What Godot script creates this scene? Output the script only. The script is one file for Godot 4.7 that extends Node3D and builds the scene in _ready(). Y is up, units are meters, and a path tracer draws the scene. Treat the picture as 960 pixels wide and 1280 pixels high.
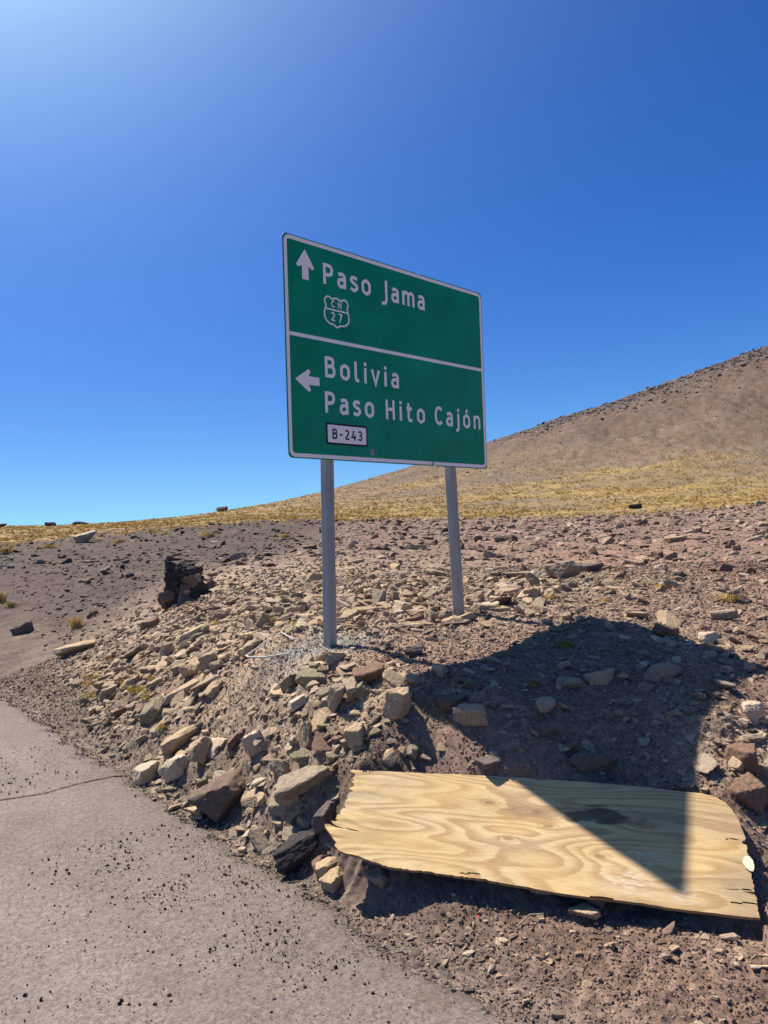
extends Node3D
# A green road sign on two steel posts on a stony bank beside an old asphalt road, a broken
# plywood sheet on the toe of the bank and a dry grassy hill behind, under a clear mountain sky.

const EYE := 1.65
const EXPOSURE := 1.75
const SUN_TRAVEL := Vector3(0.38006, -0.79106, 0.47935)
const EDGE_AT := Vector2(0.377, -2.59)      # a point on the edge of the road (x, z)
const OUT := Vector2(0.791, -0.612)         # away from the road
const ALONG := Vector2(-0.612, -0.791)      # along the road
const PLY_AT := Vector3(1.4722, 0.4020, -3.4799)      # the sheet's far right corner
const PLY_S := Vector3(-1.6938, 0.0660, -0.4660)        # along the sheet to its torn end
const PLY_T := Vector3(-0.1279, -0.2520, 0.5393)        # across it towards the road
const PLY_TWIST := Vector3(-0.0021, -0.0260, -0.0978)
const SIGN_AT := Vector3(0.158, 2.992, -6.0207)
const SIGN_X := Vector3(0.712, -0.007, -0.702)
const SIGN_Y := Vector3(0.013, 1.0, 0.003)
const SIGN_Z := Vector3(0.702, -0.011, 0.712)

# heights read off the place: x, height, z
const SURVEY := [0.16,0.000,-2.95, -0.19,0.010,-3.49, -0.72,0.020,-4.15, -1.43,0.030,-4.96, -2.50,0.030,-6.33, -3.48,0.030,-7.64, 0.55,0.020,-2.81, 1.17,0.030,-2.54, 0.95,0.075,-2.94, 1.35,0.120,-2.90, 0.40,0.110,-3.31, -0.07,0.110,-3.50, -0.37,0.100,-3.70, 1.17,0.180,-3.37, 0.73,0.270,-3.54, 0.24,0.310,-3.69, 0.01,0.310,-3.83, -0.29,0.245,-3.94, -0.20,0.495,-3.92, 0.26,0.465,-3.92, 0.79,0.455,-3.74, 1.47,0.395,-3.53, 1.68,0.340,-3.53, 1.51,0.200,-3.21, 0.61,0.462,-3.71, 0.48,0.536,-3.85, 0.32,0.633,-4.04, 0.12,0.710,-4.31, -0.10,0.630,-4.22, -0.04,0.715,-4.32, 1.41,0.400,-3.60, 1.45,0.474,-3.72, 1.52,0.540,-3.85, 1.64,0.596,-4.04, 1.86,0.681,-4.35, 2.22,0.688,-4.71, 0.32,0.844,-4.72, 0.60,0.838,-4.99, 0.86,0.863,-5.27, 1.08,0.912,-5.54, 1.31,0.920,-5.78, 1.86,0.895,-5.63, 2.07,0.806,-5.37, 2.28,0.743,-5.11, 1.11,0.610,-4.17, 2.40,0.695,-4.96, 1.56,0.945,-6.06, 0.04,0.807,-4.39, -0.43,0.880,-5.56, 0.60,0.961,-6.58, 0.05,0.830,-4.70, -0.19,0.830,-4.76, 1.93,0.530,-4.01, 1.25,0.775,-4.65, -1.04,0.080,-4.62, -0.50,0.430,-4.30, -0.55,0.585,-4.59, -0.78,0.710,-5.23, -1.01,0.330,-5.09, -1.09,0.500,-5.52, -0.95,0.800,-6.03, -1.67,0.080,-5.50, -1.79,0.270,-6.14, -2.00,0.450,-6.92, -2.31,0.630,-8.34, -2.85,0.820,-10.86, -2.77,0.060,-7.21, -3.31,0.140,-8.44, -4.03,0.270,-10.04, -4.00,0.520,-11.48, -5.36,0.080,-10.59, -6.68,0.300,-13.26, -7.00,0.720,-17.12, -9.36,0.620,-18.62, -12.23,1.080,-30.75, -13.39,1.280,-26.69, -9.41,0.150,-14.26, -14.50,0.700,-22.02, -0.43,0.930,-7.50, -1.31,0.950,-8.12, -0.64,1.080,-11.52, -2.59,1.200,-13.61, -0.97,1.320,-17.94, 0.88,1.100,-9.82, 1.46,1.250,-16.05, 1.59,1.050,-9.24, 2.49,1.240,-14.30, 2.36,0.980,-7.24, 3.79,1.120,-11.52, 6.42,1.320,-19.41, 2.75,0.770,-5.62, 3.45,0.950,-7.00, 5.59,1.140,-11.28, 4.49,0.900,-7.04, 3.09,0.600,-4.90, 2.36,0.250,-3.81, 5.62,1.729,-32.00, 10.26,3.119,-58.00, 16.63,2.462,-50.00, 11.95,1.461,-24.00, 22.48,2.605,-45.00, -27.53,2.773,-55.00, -45.02,4.517,-90.00, -14.02,2.779,-48.00, -27.71,4.874,-95.00, -20.58,6.356,-110.00, -7.90,2.442,-42.00, 87.00,39.233,-170.00, 56.92,30.751,-175.00, 25.14,22.508,-180.00, -8.34,12.688,-165.00, 50.52,12.949,-100.00, 32.11,10.637,-100.00, 13.04,7.995,-95.00, -3.38,3.831,-65.00, -0.03,2.493,-45.00, -39.39,3.546,-60.00, -65.62,6.163,-100.00, -90.12,4.576,-180.00, -55.55,4.540,-190.00, -37.55,7.083,-200.00, -210.38,4.985,-420.00, -122.95,3.674,-420.00, -23.40,16.752,-450.00, 104.89,48.593,-450.00, 228.76,76.065,-450.00, -124.80,5.283,-190.00, -275.98,5.315,-420.00, -13.31,15.249,-260.00, 37.47,28.138,-270.00, 87.47,40.037,-270.00, 137.69,53.387,-270.00, 177.81,61.538,-270.00, 112.36,45.629,-170.00, 65.17,13.335,-100.00, 29.04,2.450,-45.00]

var rng := RandomNumberGenerator.new()
var names := {}
var cam_basis := Basis()
var grid := PackedFloat32Array()
var GA := 376
var GR := 190
var LR0 := log(1.5)
var LR1 := log(520.0)
var lump := FastNoiseLite.new()
var fine := FastNoiseLite.new()
var broad := FastNoiseLite.new()
var M := {}
var rocks := []       # high detail variants
var pebbles := []     # low detail variants


func _ready() -> void:
	rng.seed = 7
	set_camera()
	set_sky()
	set_sun()
	make_materials()
	survey_ground()
	for k in 14:
		rocks.append(rock_mesh(100 + k * 7, 3, 8 + k % 5, 0.055))
	for k in 5:
		pebbles.append(rock_mesh(300 + k * 11, 1, 8 + k, 0.05))
	build_ground()
	build_road()
	build_sign()
	build_plywood()
	build_frame()
	build_cairn()
	build_boulders()
	build_stones()
	build_tufts()
	build_far_grass()
	build_scraps()


# ---------------------------------------------------------------- camera, sky and sun

func set_camera() -> void:
	var c := Camera3D.new()
	c.name = "camera"
	cam_basis = Basis(Vector3.RIGHT, atan(30.0 / 961.0)) * Basis(Vector3.BACK, -0.045)
	c.transform = Transform3D(cam_basis, Vector3(0, EYE, 0))
	c.fov = rad_to_deg(2.0 * atan(640.0 / 961.0))
	c.near = 0.05
	c.far = 2000.0
	add_child(c)
	c.current = true


func sky_color(d: Vector3) -> Color:
	# clear high-altitude air: deep blue above, paler towards the horizon, an aureole about the sun
	var el := rad_to_deg(asin(clampf(d.y, 0.0, 1.0)))
	var g := rad_to_deg(acos(clampf(-d.dot(SUN_TRAVEL.normalized()), -1.0, 1.0)))
	var low := exp(-el / 6.0)
	var mid := exp(-el / 25.0)
	var near_sun := exp(-maxf(g - 16.0, 0.0) / 8.5)
	var side := exp(-g / 20.0)
	var r := 0.004 + 0.385 * low + 0.016 * mid + 0.52 * near_sun + 0.21 * side
	var gr := 0.012 + 0.62 * low + 0.24 * mid + 0.72 * near_sun + 0.42 * side
	var b := 0.04 + 1.01 * mid + 0.17 * near_sun + 1.68 * side
	r /= EXPOSURE
	gr /= EXPOSURE
	b /= EXPOSURE
	return Color(r, gr, b)


func set_sky() -> void:
	var w := 768
	var h := 384
	var im := Image.create(w, h, false, Image.FORMAT_RGBF)
	for y in h:
		var el := PI * (0.5 - (y + 0.5) / h)
		for x in w:
			var az := TAU * (x + 0.5) / w      # from straight ahead to the right
			var d := Vector3(sin(az) * cos(el), sin(el), -cos(az) * cos(el))
			im.set_pixel(x, y, sky_color(d) if el > -0.02 else Color(0.2, 0.16, 0.13))
	var m := PanoramaSkyMaterial.new()
	m.panorama = ImageTexture.create_from_image(im)
	var sky := Sky.new()
	sky.sky_material = m
	var e := Environment.new()
	e.background_mode = Environment.BG_SKY
	e.sky = sky
	e.ambient_light_source = Environment.AMBIENT_SOURCE_SKY
	e.tonemap_mode = Environment.TONE_MAPPER_LINEAR
	e.tonemap_exposure = EXPOSURE
	e.sdfgi_enabled = true
	e.ssao_enabled = true
	e.ssil_enabled = true
	var we := WorldEnvironment.new()
	we.name = "world_environment"
	we.environment = e
	add_child(we)


func set_sun() -> void:
	var s := DirectionalLight3D.new()
	s.name = "sun"
	s.light_color = Color(1.0, 0.955, 0.89)
	s.light_energy = 1.6
	s.light_angular_distance = 0.5
	s.shadow_enabled = true
	s.look_at_from_position(Vector3.ZERO, SUN_TRAVEL, Vector3.UP)
	add_child(s)


# ---------------------------------------------------------------- helpers

func numbered(called: String) -> String:
	var n: int = names.get(called, 0)
	names[called] = n + 1
	return called if n == 0 else "%s_%03d" % [called, n]


func tag(o: Node, label := "", category := "", group := "", kind := "") -> Node:
	if label: o.set_meta("label", label)
	if category: o.set_meta("category", category)
	if group: o.set_meta("group", group)
	if kind: o.set_meta("kind", kind)
	return o


func thing(called: String, at := Vector3.ZERO) -> Node3D:
	var o := Node3D.new()
	o.name = numbered(called)
	o.position = at
	add_child(o)
	return o


func put(called: String, mesh: Mesh, m: Material, parent: Node = null) -> MeshInstance3D:
	var o := MeshInstance3D.new()
	o.mesh = mesh
	o.material_override = m
	if parent == null:
		o.name = numbered(called)
		add_child(o)
	else:
		o.name = called
		parent.add_child(o, true)
	return o


func st_new() -> SurfaceTool:
	var st := SurfaceTool.new()
	st.begin(Mesh.PRIMITIVE_TRIANGLES)
	return st


# one triangle whose front looks along n
func tri(st: SurfaceTool, a: Vector3, b: Vector3, c: Vector3, n: Vector3) -> void:
	var flip := (b - a).cross(c - a).dot(n) > 0.0
	for p in ([a, c, b] if flip else [a, b, c]):
		st.set_normal(n)
		st.add_vertex(p)


func quad(st: SurfaceTool, a: Vector3, b: Vector3, c: Vector3, d: Vector3) -> void:
	var n := (b - a).cross(d - a).normalized()
	tri(st, a, b, c, n)
	tri(st, a, c, d, n)


func box(st: SurfaceTool, t: Transform3D, s: Vector3) -> void:
	var h := s / 2.0
	for k in 3:
		for q in [-1.0, 1.0]:
			var n := Vector3.ZERO
			n[k] = q
			var u := Vector3.ZERO
			u[(k + 1) % 3] = 1.0
			var v := n.cross(u)
			var p := []
			for w in [[-1, -1], [1, -1], [1, 1], [-1, 1]]:
				p.append(t * ((n + u * w[0] + v * w[1]) * h))
			var wn := (t.basis * n).normalized()
			tri(st, p[0], p[1], p[2], wn)
			tri(st, p[0], p[2], p[3], wn)


func smooth(a: float, b: float, x: float) -> float:
	var t := clampf((x - a) / (b - a), 0.0, 1.0)
	return t * t * (3.0 - 2.0 * t)


func bump(x: float, z: float, cx: float, cz: float, r: float) -> float:
	return exp(-((x - cx) * (x - cx) + (z - cz) * (z - cz)) / (r * r))


func road_uv(x: float, z: float) -> Vector2:
	var d := Vector2(x, z) - EDGE_AT
	return Vector2(d.dot(OUT), d.dot(ALONG))


func road_xz(u: float, v: float) -> Vector2:
	return EDGE_AT + OUT * u + ALONG * v


func edge_u(v: float) -> float:
	return 0.055 * lump.get_noise_2d(v * 1.1, 40.0) + 0.06 * lump.get_noise_2d(v * 5.0, 90.0) + 0.03 * lump.get_noise_2d(v * 22.0, 7.0)


# ---------------------------------------------------------------- materials

func noise(freq: float, seed_: int, kind := FastNoiseLite.TYPE_SIMPLEX_SMOOTH, octaves := 4) -> FastNoiseLite:
	var n := FastNoiseLite.new()
	n.noise_type = kind
	n.seed = seed_
	n.frequency = freq
	n.fractal_type = FastNoiseLite.FRACTAL_FBM if octaves > 1 else FastNoiseLite.FRACTAL_NONE
	n.fractal_octaves = octaves
	return n


# grey grain: cells of several sizes over soft noise, between lo and hi (as linear multipliers)
func grain(size: int, seed_: int, cell: float, soft: float, lo: float, hi: float, tint := 0.0, sharp := 1.5) -> Array:
	var a := noise(cell, seed_, FastNoiseLite.TYPE_CELLULAR, 1)
	a.cellular_return_type = FastNoiseLite.RETURN_CELL_VALUE
	var c := noise(cell * 2.3, seed_ + 5, FastNoiseLite.TYPE_CELLULAR, 1)
	c.cellular_return_type = FastNoiseLite.RETURN_CELL_VALUE
	var d := noise(cell, seed_, FastNoiseLite.TYPE_CELLULAR, 1)
	d.cellular_return_type = FastNoiseLite.RETURN_DISTANCE
	var ia := a.get_seamless_image(size, size)
	var ic := c.get_seamless_image(size, size)
	var id := d.get_seamless_image(size, size)
	var ib := noise(soft, seed_ + 9, FastNoiseLite.TYPE_SIMPLEX_SMOOTH, 5).get_seamless_image(size, size)
	var da := ia.get_data()
	var dc := ic.get_data()
	var db := ib.get_data()
	var dd := id.get_data()
	var rgb := PackedByteArray()
	rgb.resize(size * size * 3)
	var hgt := PackedByteArray()
	hgt.resize(size * size)
	for i in size * size:
		var va := da[i] / 255.0
		var vc := dc[i] / 255.0
		var v := 0.38 * va + 0.27 * vc + 0.35 * db[i] / 255.0
		v = clampf((v - 0.5) * sharp + 0.5, 0.0, 1.0)
		var l := lo + (hi - lo) * v
		var w := (vc - 0.5) * tint
		rgb[i * 3] = int(255.0 * pow(clampf(l * (1.0 + w), 0.0, 1.0), 0.4545))
		rgb[i * 3 + 1] = int(255.0 * pow(clampf(l, 0.0, 1.0), 0.4545))
		rgb[i * 3 + 2] = int(255.0 * pow(clampf(l * (1.0 - w), 0.0, 1.0), 0.4545))
		hgt[i] = int(clampf(255.0 * (0.55 * va + 0.3 * vc) * (1.15 - dd[i] / 255.0) + 0.25 * db[i], 0.0, 255.0))
	var im := Image.create_from_data(size, size, false, Image.FORMAT_RGB8, rgb)
	var hm := Image.create_from_data(size, size, false, Image.FORMAT_L8, hgt)
	var nm := hm.duplicate() as Image
	nm.convert(Image.FORMAT_RGBA8)
	nm.bump_map_to_normal_map(3.0)
	return [ImageTexture.create_from_image(im), ImageTexture.create_from_image(nm)]


func mat(c: Color, rough := 0.9) -> StandardMaterial3D:
	var m := StandardMaterial3D.new()
	m.albedo_color = c.linear_to_srgb()
	m.roughness = rough
	m.metallic_specular = 0.3
	return m


func make_materials() -> void:
	lump = noise(1.0, 3, FastNoiseLite.TYPE_SIMPLEX_SMOOTH, 3)
	fine = noise(1.0, 8, FastNoiseLite.TYPE_SIMPLEX_SMOOTH, 2)
	broad = noise(1.0, 21, FastNoiseLite.TYPE_SIMPLEX_SMOOTH, 4)
	var soil := grain(1024, 11, 0.045, 0.012, 0.34, 1.0, 0.12, 2.0)
	var g := mat(Color(1, 1, 1), 0.95)
	g.vertex_color_use_as_albedo = true
	g.albedo_texture = soil[0]
	g.normal_enabled = true
	g.normal_texture = soil[1]
	g.normal_scale = 1.0
	g.uv1_triplanar = true
	g.uv1_world_triplanar = true
	g.uv1_scale = Vector3(0.77, 0.77, 0.77)
	M.ground = g
	var tar := grain(1024, 31, 0.055, 0.01, 0.45, 1.0, 0.08, 1.7)
	var r := mat(Color(1, 1, 1), 0.85)
	r.vertex_color_use_as_albedo = true
	r.albedo_texture = tar[0]
	r.normal_enabled = true
	r.normal_texture = tar[1]
	r.normal_scale = 0.7
	M.road = r
	var stone := grain(512, 51, 0.025, 0.010, 0.42, 1.0, 0.10, 1.7)
	var tones := {
		"tan": Color(0.52, 0.385, 0.245), "pale": Color(0.62, 0.50, 0.36), "grey tan": Color(0.39, 0.305, 0.22), "brown": Color(0.20, 0.14, 0.105),
		"reddish": Color(0.25, 0.155, 0.11), "dark grey": Color(0.065, 0.056, 0.056), "olive": Color(0.30, 0.255, 0.165), "mauve": Color(0.19, 0.15, 0.135),
	}
	for k in tones:
		var m := mat(tones[k] * 1.05, 0.9)
		m.albedo_texture = stone[0]
		m.uv1_triplanar = true
		m.uv1_scale = Vector3(1.6, 1.6, 1.6)
		m.normal_enabled = true
		m.normal_texture = stone[1]
		m.normal_scale = 1.5
		M[k] = m
	var s := mat(Color(1, 1, 1), 0.92)
	s.vertex_color_use_as_albedo = true
	s.albedo_texture = stone[0]
	s.uv1_triplanar = true
	s.uv1_scale = Vector3(0.7, 0.7, 0.7)
	M.loose = s
	var grass := mat(Color(1, 1, 1), 0.9)
	grass.vertex_color_use_as_albedo = true
	grass.backlight_enabled = true
	grass.backlight = Color(0.7, 0.6, 0.34)
	M.grass = grass
	M.green = mat(Color(0.0, 0.32, 0.175), 0.42)
	var mottle := noise(0.012, 88, FastNoiseLite.TYPE_SIMPLEX_SMOOTH, 4).get_seamless_image(256, 256)
	var dusty := Image.create(256, 256, false, Image.FORMAT_RGB8)
	for y in 256:
		for x in 256:
			var q := 0.86 + 0.14 * mottle.get_pixel(x, y).r
			dusty.set_pixel(x, y, Color(q, q, q))
	M.green.albedo_texture = ImageTexture.create_from_image(dusty)
	M.green.uv1_triplanar = true
	M.green.uv1_scale = Vector3(0.6, 0.6, 0.6)
	M.white = mat(Color(0.95, 0.92, 0.93), 0.5)
	M.black = mat(Color(0.012, 0.012, 0.03), 0.5)
	var steel := mat(Color(0.37, 0.37, 0.365), 0.5)
	steel.metallic = 0.35
	var streak := grain(256, 77, 0.03, 0.02, 0.78, 1.0)
	steel.albedo_texture = streak[0]
	steel.uv1_triplanar = true
	steel.uv1_scale = Vector3(4.0, 0.5, 4.0)
	M.steel = steel
	M.alu = mat(Color(0.45, 0.46, 0.47), 0.5)
	M.frame = mat(Color(0.46, 0.45, 0.43), 0.7)
	M.sticker = mat(Color(0.35, 0.28, 0.30), 0.6)


# ---------------------------------------------------------------- the lie of the land

func kernel(d2: float) -> float:
	return 0.5 * d2 * log(d2 + 1e-9)


# a thin plate through the surveyed heights, tabulated finely
func survey_ground() -> void:
	var n := SURVEY.size() / 3
	var q: Array[Vector2] = []
	var e := PackedFloat64Array()
	for i in n:
		var x: float = SURVEY[i * 3]
		var z: float = SURVEY[i * 3 + 2]
		var r := Vector2(x, z).length()
		q.append(Vector2(atan2(x, -z) * 1.6, log(maxf(r, 1.5))))
		e.append((float(SURVEY[i * 3 + 1]) - EYE) / r)
	var N := n + 3
	var A := []
	for i in N:
		var row := PackedFloat64Array()
		row.resize(N + 1)
		A.append(row)
	for i in n:
		for j in n:
			A[i][j] = kernel((q[i] - q[j]).length_squared()) + (6e-4 if i == j else 0.0)
		for k in 3:
			var b: float = [1.0, q[i].x, q[i].y][k]
			A[i][n + k] = b
			A[n + k][i] = b
		A[i][N] = e[i]
	for c in N:
		var best := c
		for i in range(c + 1, N):
			if absf(A[i][c]) > absf(A[best][c]):
				best = i
		var t = A[c]
		A[c] = A[best]
		A[best] = t
		var pr: PackedFloat64Array = A[c]
		for i in range(c + 1, N):
			var row: PackedFloat64Array = A[i]
			var f := row[c] / pr[c]
			if f != 0.0:
				for j in range(c, N + 1):
					row[j] -= f * pr[j]
				A[i] = row
	var w := PackedFloat64Array()
	w.resize(N)
	for i in range(N - 1, -1, -1):
		var s: float = A[i][N]
		for j in range(i + 1, N):
			s -= A[i][j] * w[j]
		w[i] = s / A[i][i]
	# table over azimuth (-75..75 degrees) and distance
	var ta := 151
	var tr := 260
	grid.resize(ta * tr)
	GA = ta
	GR = tr
	for j in tr:
		var lr := lerpf(LR0, LR1, j / (tr - 1.0))
		for i in ta:
			var p := Vector2(deg_to_rad(-75.0 + i) * 1.6, lr)
			var v := w[n] + w[n + 1] * p.x + w[n + 2] * p.y
			for k in n:
				var d2 := p.distance_squared_to(q[k])
				v += w[k] * 0.5 * d2 * log(d2 + 1e-9)
			grid[j * ta + i] = v


func cub(a: float, b: float, c: float, d: float, t: float) -> float:
	return b + 0.5 * t * (c - a + t * (2.0 * a - 5.0 * b + 4.0 * c - d + t * (3.0 * (b - c) + d - a)))


func slope_at(az: float, lr: float) -> float:
	var fa := clampf(rad_to_deg(az) + 75.0, 1.0, GA - 2.001)
	var fr := clampf((lr - LR0) / (LR1 - LR0) * (GR - 1), 1.0, GR - 2.001)
	var i := int(fa)
	var j := int(fr)
	var ti := fa - i
	var tj := fr - j
	var v := PackedFloat32Array([0, 0, 0, 0])
	for k in 4:
		var o := (j - 1 + k) * GA + i
		v[k] = cub(grid[o - 1], grid[o], grid[o + 1], grid[mini(o + 2, grid.size() - 1)], ti)
	return cub(v[0], v[1], v[2], v[3], tj)


# bare height without small relief
func land(x: float, z: float) -> float:
	var r := sqrt(x * x + z * z)
	var az := atan2(x, -z)
	var e := slope_at(az, log(maxf(r, 1.6)))
	var h := EYE + e * r
	var off := smooth(1.0, 1.6, absf(az))
	if off > 0.0:
		h = lerpf(h, 0.3 + 0.01 * r, off)
	return h


func bank(x: float, z: float) -> float:
	# how much rubble lies here, 0..1
	var s := 0.0
	for b in [[-1.67, -5.5, 0.5], [-1.1, -5.15, 0.5], [-0.9, -5.7, 0.6], [-0.55, -4.7, 0.45], [-1.8, -6.2, 0.7], [-2.0, -6.9, 0.8], [-2.4, -8.2, 1.2], [-3.4, -8.6, 1.0], [-1.5, -6.6, 0.8], [-1.3, -8.1, 1.3], [-2.6, -10.6, 1.6], [-1.4, -12.0, 2.2], [-0.6, -9.6, 1.6], [0.2, -6.5, 0.7], [0.9, -7.2, 0.8], [1.8, -8.6, 1.2], [-0.45, -4.25, 0.32], [-0.15, -4.4, 0.28], [2.1, -5.3, 0.35], [1.8, -3.85, 0.35]]:
		s += bump(x, z, b[0], b[1], b[2])
	return minf(s, 1.0)


func ply_ab(x: float, z: float) -> Vector2:
	var d := Vector2(x - PLY_AT.x, z - PLY_AT.z)
	var k := PLY_S.x * PLY_T.z - PLY_S.z * PLY_T.x
	var q := Vector2((d.x * PLY_T.z - d.y * PLY_T.x) / k, (PLY_S.x * d.y - PLY_S.z * d.x) / k)
	d -= Vector2(PLY_TWIST.x, PLY_TWIST.z) * q.x * q.y
	return Vector2((d.x * PLY_T.z - d.y * PLY_T.x) / k, (PLY_S.x * d.y - PLY_S.z * d.x) / k)


func on_ply(x: float, z: float, margin: float) -> bool:
	var q := ply_ab(x, z)
	return q.x > -0.03 - margin * 0.55 and q.x < 1.03 + margin * 0.55 and q.y > -0.08 - margin * 1.3 and q.y < 1.02 + margin * 1.3


func under_sheet(x: float, z: float) -> bool:
	var q := ply_ab(x, z)
	var back := -0.015 if q.x > 0.9 else (-0.075 if q.x > 0.1 else 0.0)
	return q.x > -0.02 and q.x < 1.04 and q.y > back and q.y < 1.01


func ply_point(a: float, b: float) -> Vector3:
	return PLY_S * a + PLY_T * b + PLY_TWIST * a * b


func ply_height(x: float, z: float) -> float:
	var q := ply_ab(x, z)
	return PLY_AT.y + ply_point(q.x, q.y).y


func ground(x: float, z: float) -> float:
	var uv := road_uv(x, z)
	var h := land(x, z)
	var r := sqrt(x * x + z * z)
	var u := uv.x - edge_u(uv.y)
	if uv.x < 0.6:
		h = maxf(h, -0.012)
		h = lerpf(-0.012, h, smooth(0.0, 0.3, u))
		if u < 0.0:
			h = -0.012 - 0.045 * smooth(0.0, 0.05, -u)
		if u < -0.5:
			return h
	var soft := smooth(0.0, 0.5, u)
	if r < 16.0:
		var k := 0.25 + 0.75 * bank(x, z)
		var calm := 1.0 - 0.7 * bump(x, z, 0.0, -4.1, 0.42)
		h += calm * soft * k * 0.055 * lump.get_noise_2d(x * 2.2, z * 2.2)
		h += calm * (0.4 + 0.75 * soft) * (0.35 + 0.65 * k) * 0.017 * fine.get_noise_2d(x * 11.0, z * 11.0)
		if r < 8.0:
			h += (0.6 + 0.6 * soft) * 0.006 * fine.get_noise_2d(x * 42.0, z * 42.0)
	if r > 9.0:
		h += smooth(9.0, 16.0, r) * (0.05 + 0.0012 * r) * lump.get_noise_2d(x * 0.6, z * 0.6) * 1.3
	if r > 40.0:
		h += smooth(40.0, 120.0, r) * (0.15 + 0.55 * smooth(-5.0, 30.0, x)) * broad.get_noise_2d(x * 0.045, z * 0.045)
		h -= 0.9 * smooth(80.0, 130.0, r) * smooth(0.0, 30.0, x) * pow(absf(broad.get_noise_2d((x + 0.3 * z) * 0.05 + 7.0, (z - 0.3 * x) * 0.012)), 1.5) * 2.0
		var crest := smooth(130.0, 175.0, -z) * smooth(0.0, 50.0, x)
		if crest > 0.0:
			h += crest * (0.28 * lump.get_noise_2d(x * 0.22, z * 0.22) + 0.4 * absf(lump.get_noise_2d(x * 0.09, z * 0.4)))
	if r < 6.0:
		var q := ply_ab(x, z)
		if under_sheet(x, z):
			h = minf(h, ply_height(x, z) - 0.022 - 0.05 * clampf(q.y, 0.0, 1.0))
		if q.y > 0.45 and q.y < 1.5 and q.x > 0.0 and q.x < 1.2:
			var cap := PLY_AT.y + ply_point(minf(q.x, 1.0), minf(q.y, 1.0)).y - 0.022 - 0.05 * clampf(q.y, 0.0, 1.0) - 0.09 * smooth(0.65, 1.0, q.x) * smooth(0.5, 0.9, q.y)
			h = minf(h, cap + 0.6 * maxf(q.x - 1.06, 0.0))
	return h


func soil(x: float, z: float, h: float) -> Color:
	var r := sqrt(x * x + z * z)
	var uv := road_uv(x, z)
	var n := broad.get_noise_2d(x * 0.35 + 9.0, z * 0.35)
	var n2 := broad.get_noise_2d(x * 1.7, z * 1.7 + 30.0)
	var c := Color(0.182, 0.122, 0.094)
	c = c.lerp(Color(0.215, 0.130, 0.098), clampf(0.5 + 1.4 * n, 0.0, 1.0) * smooth(1.0, 4.0, x))
	# the flat behind, mauve and dark
	var left := smooth(-1.0, -6.0, x) * smooth(7.0, 13.0, r)
	c = c.lerp(Color(0.050, 0.037, 0.034).lerp(Color(0.150, 0.108, 0.092), smooth(-6.0, 2.0, x)), clampf(left + 0.5 * smooth(12.0, 26.0, r), 0.0, 1.0) * (0.85 + 0.3 * n))
	# pale dust in the rubble and on the flat top
	c = c.lerp(Color(0.29, 0.22, 0.155), clampf(bank(x, z) * (0.75 + 0.6 * n2), 0.0, 0.9))
	c = c.lerp(Color(0.24, 0.17, 0.125), 0.75 * bump(x, z, 0.6, -6.6, 1.2) + 0.5 * bump(x, z, 2.4, -6.6, 1.3))
	# grey gravel heap at the foot of the near post
	c = c.lerp(Color(0.21, 0.195, 0.175), clampf(1.3 * bump(x, z, -0.5, -5.6, 0.36), 0.0, 0.9))
	# bare trodden dirt between the road and the far rubble
	c = c.lerp(Color(0.150, 0.108, 0.086), 0.75 * smooth(0.35, 0.0, uv.x - 0.12 - 0.16 * (uv.y - 4.6)) * smooth(4.4, 5.6, uv.y) * smooth(0.0, 0.1, uv.x) * smooth(16.0, 10.0, uv.y))
	# grey fines washed along the road
	var strip := exp(-pow(maxf(uv.x, 0.0) / 0.28, 2.0))
	c = c.lerp(Color(0.175, 0.140, 0.120), 0.7 * strip)
	c *= lerpf(1.2, 1.58, smooth(0.35, 1.0, uv.x)) * (1.0 + 0.35 * n2 + 0.2 * n)
	# dry grass slope
	var edge := 50.0 + 5.0 * n * 2.0 + 2.0 * n2 + 6.0 * smooth(-10.0, -40.0, x)
	var gr := smooth(edge - 2.0, edge + 1.5, r)
	if gr > 0.0:
		var up := h + 5.0 * broad.get_noise_2d(x * 0.03, z * 0.05)
		var g := Color(0.385, 0.268, 0.108)
		g = g.lerp(Color(0.25, 0.178, 0.118), smooth(3.4, 9.0, up) * smooth(-30.0, 5.0, x))
		g = g.lerp(Color(0.178, 0.120, 0.092), smooth(8.0, 20.0, up) * smooth(-30.0, 5.0, x))
		g = g.lerp(Color(0.124, 0.093, 0.086), smooth(150.0, 172.0, -z) * smooth(5.0, 40.0, x))
		var patch := broad.get_noise_2d(x * 0.06 + 3.0, z * 0.16)
		g = g.lerp(Color(0.215, 0.163, 0.13), smooth(0.12, 0.45, patch) * 0.8)
		g *= 1.0 + 0.42 * broad.get_noise_2d(x * 0.5, z * 0.9) + 0.2 * broad.get_noise_2d((x + 0.3 * z) * 0.11, (z - 0.3 * x) * 0.018) * smooth(4.0, 12.0, h)
		c = c.lerp(g, gr)
	return Color(clampf(c.r, 0.01, 1), clampf(c.g, 0.01, 1), clampf(c.b, 0.01, 1))


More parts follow.
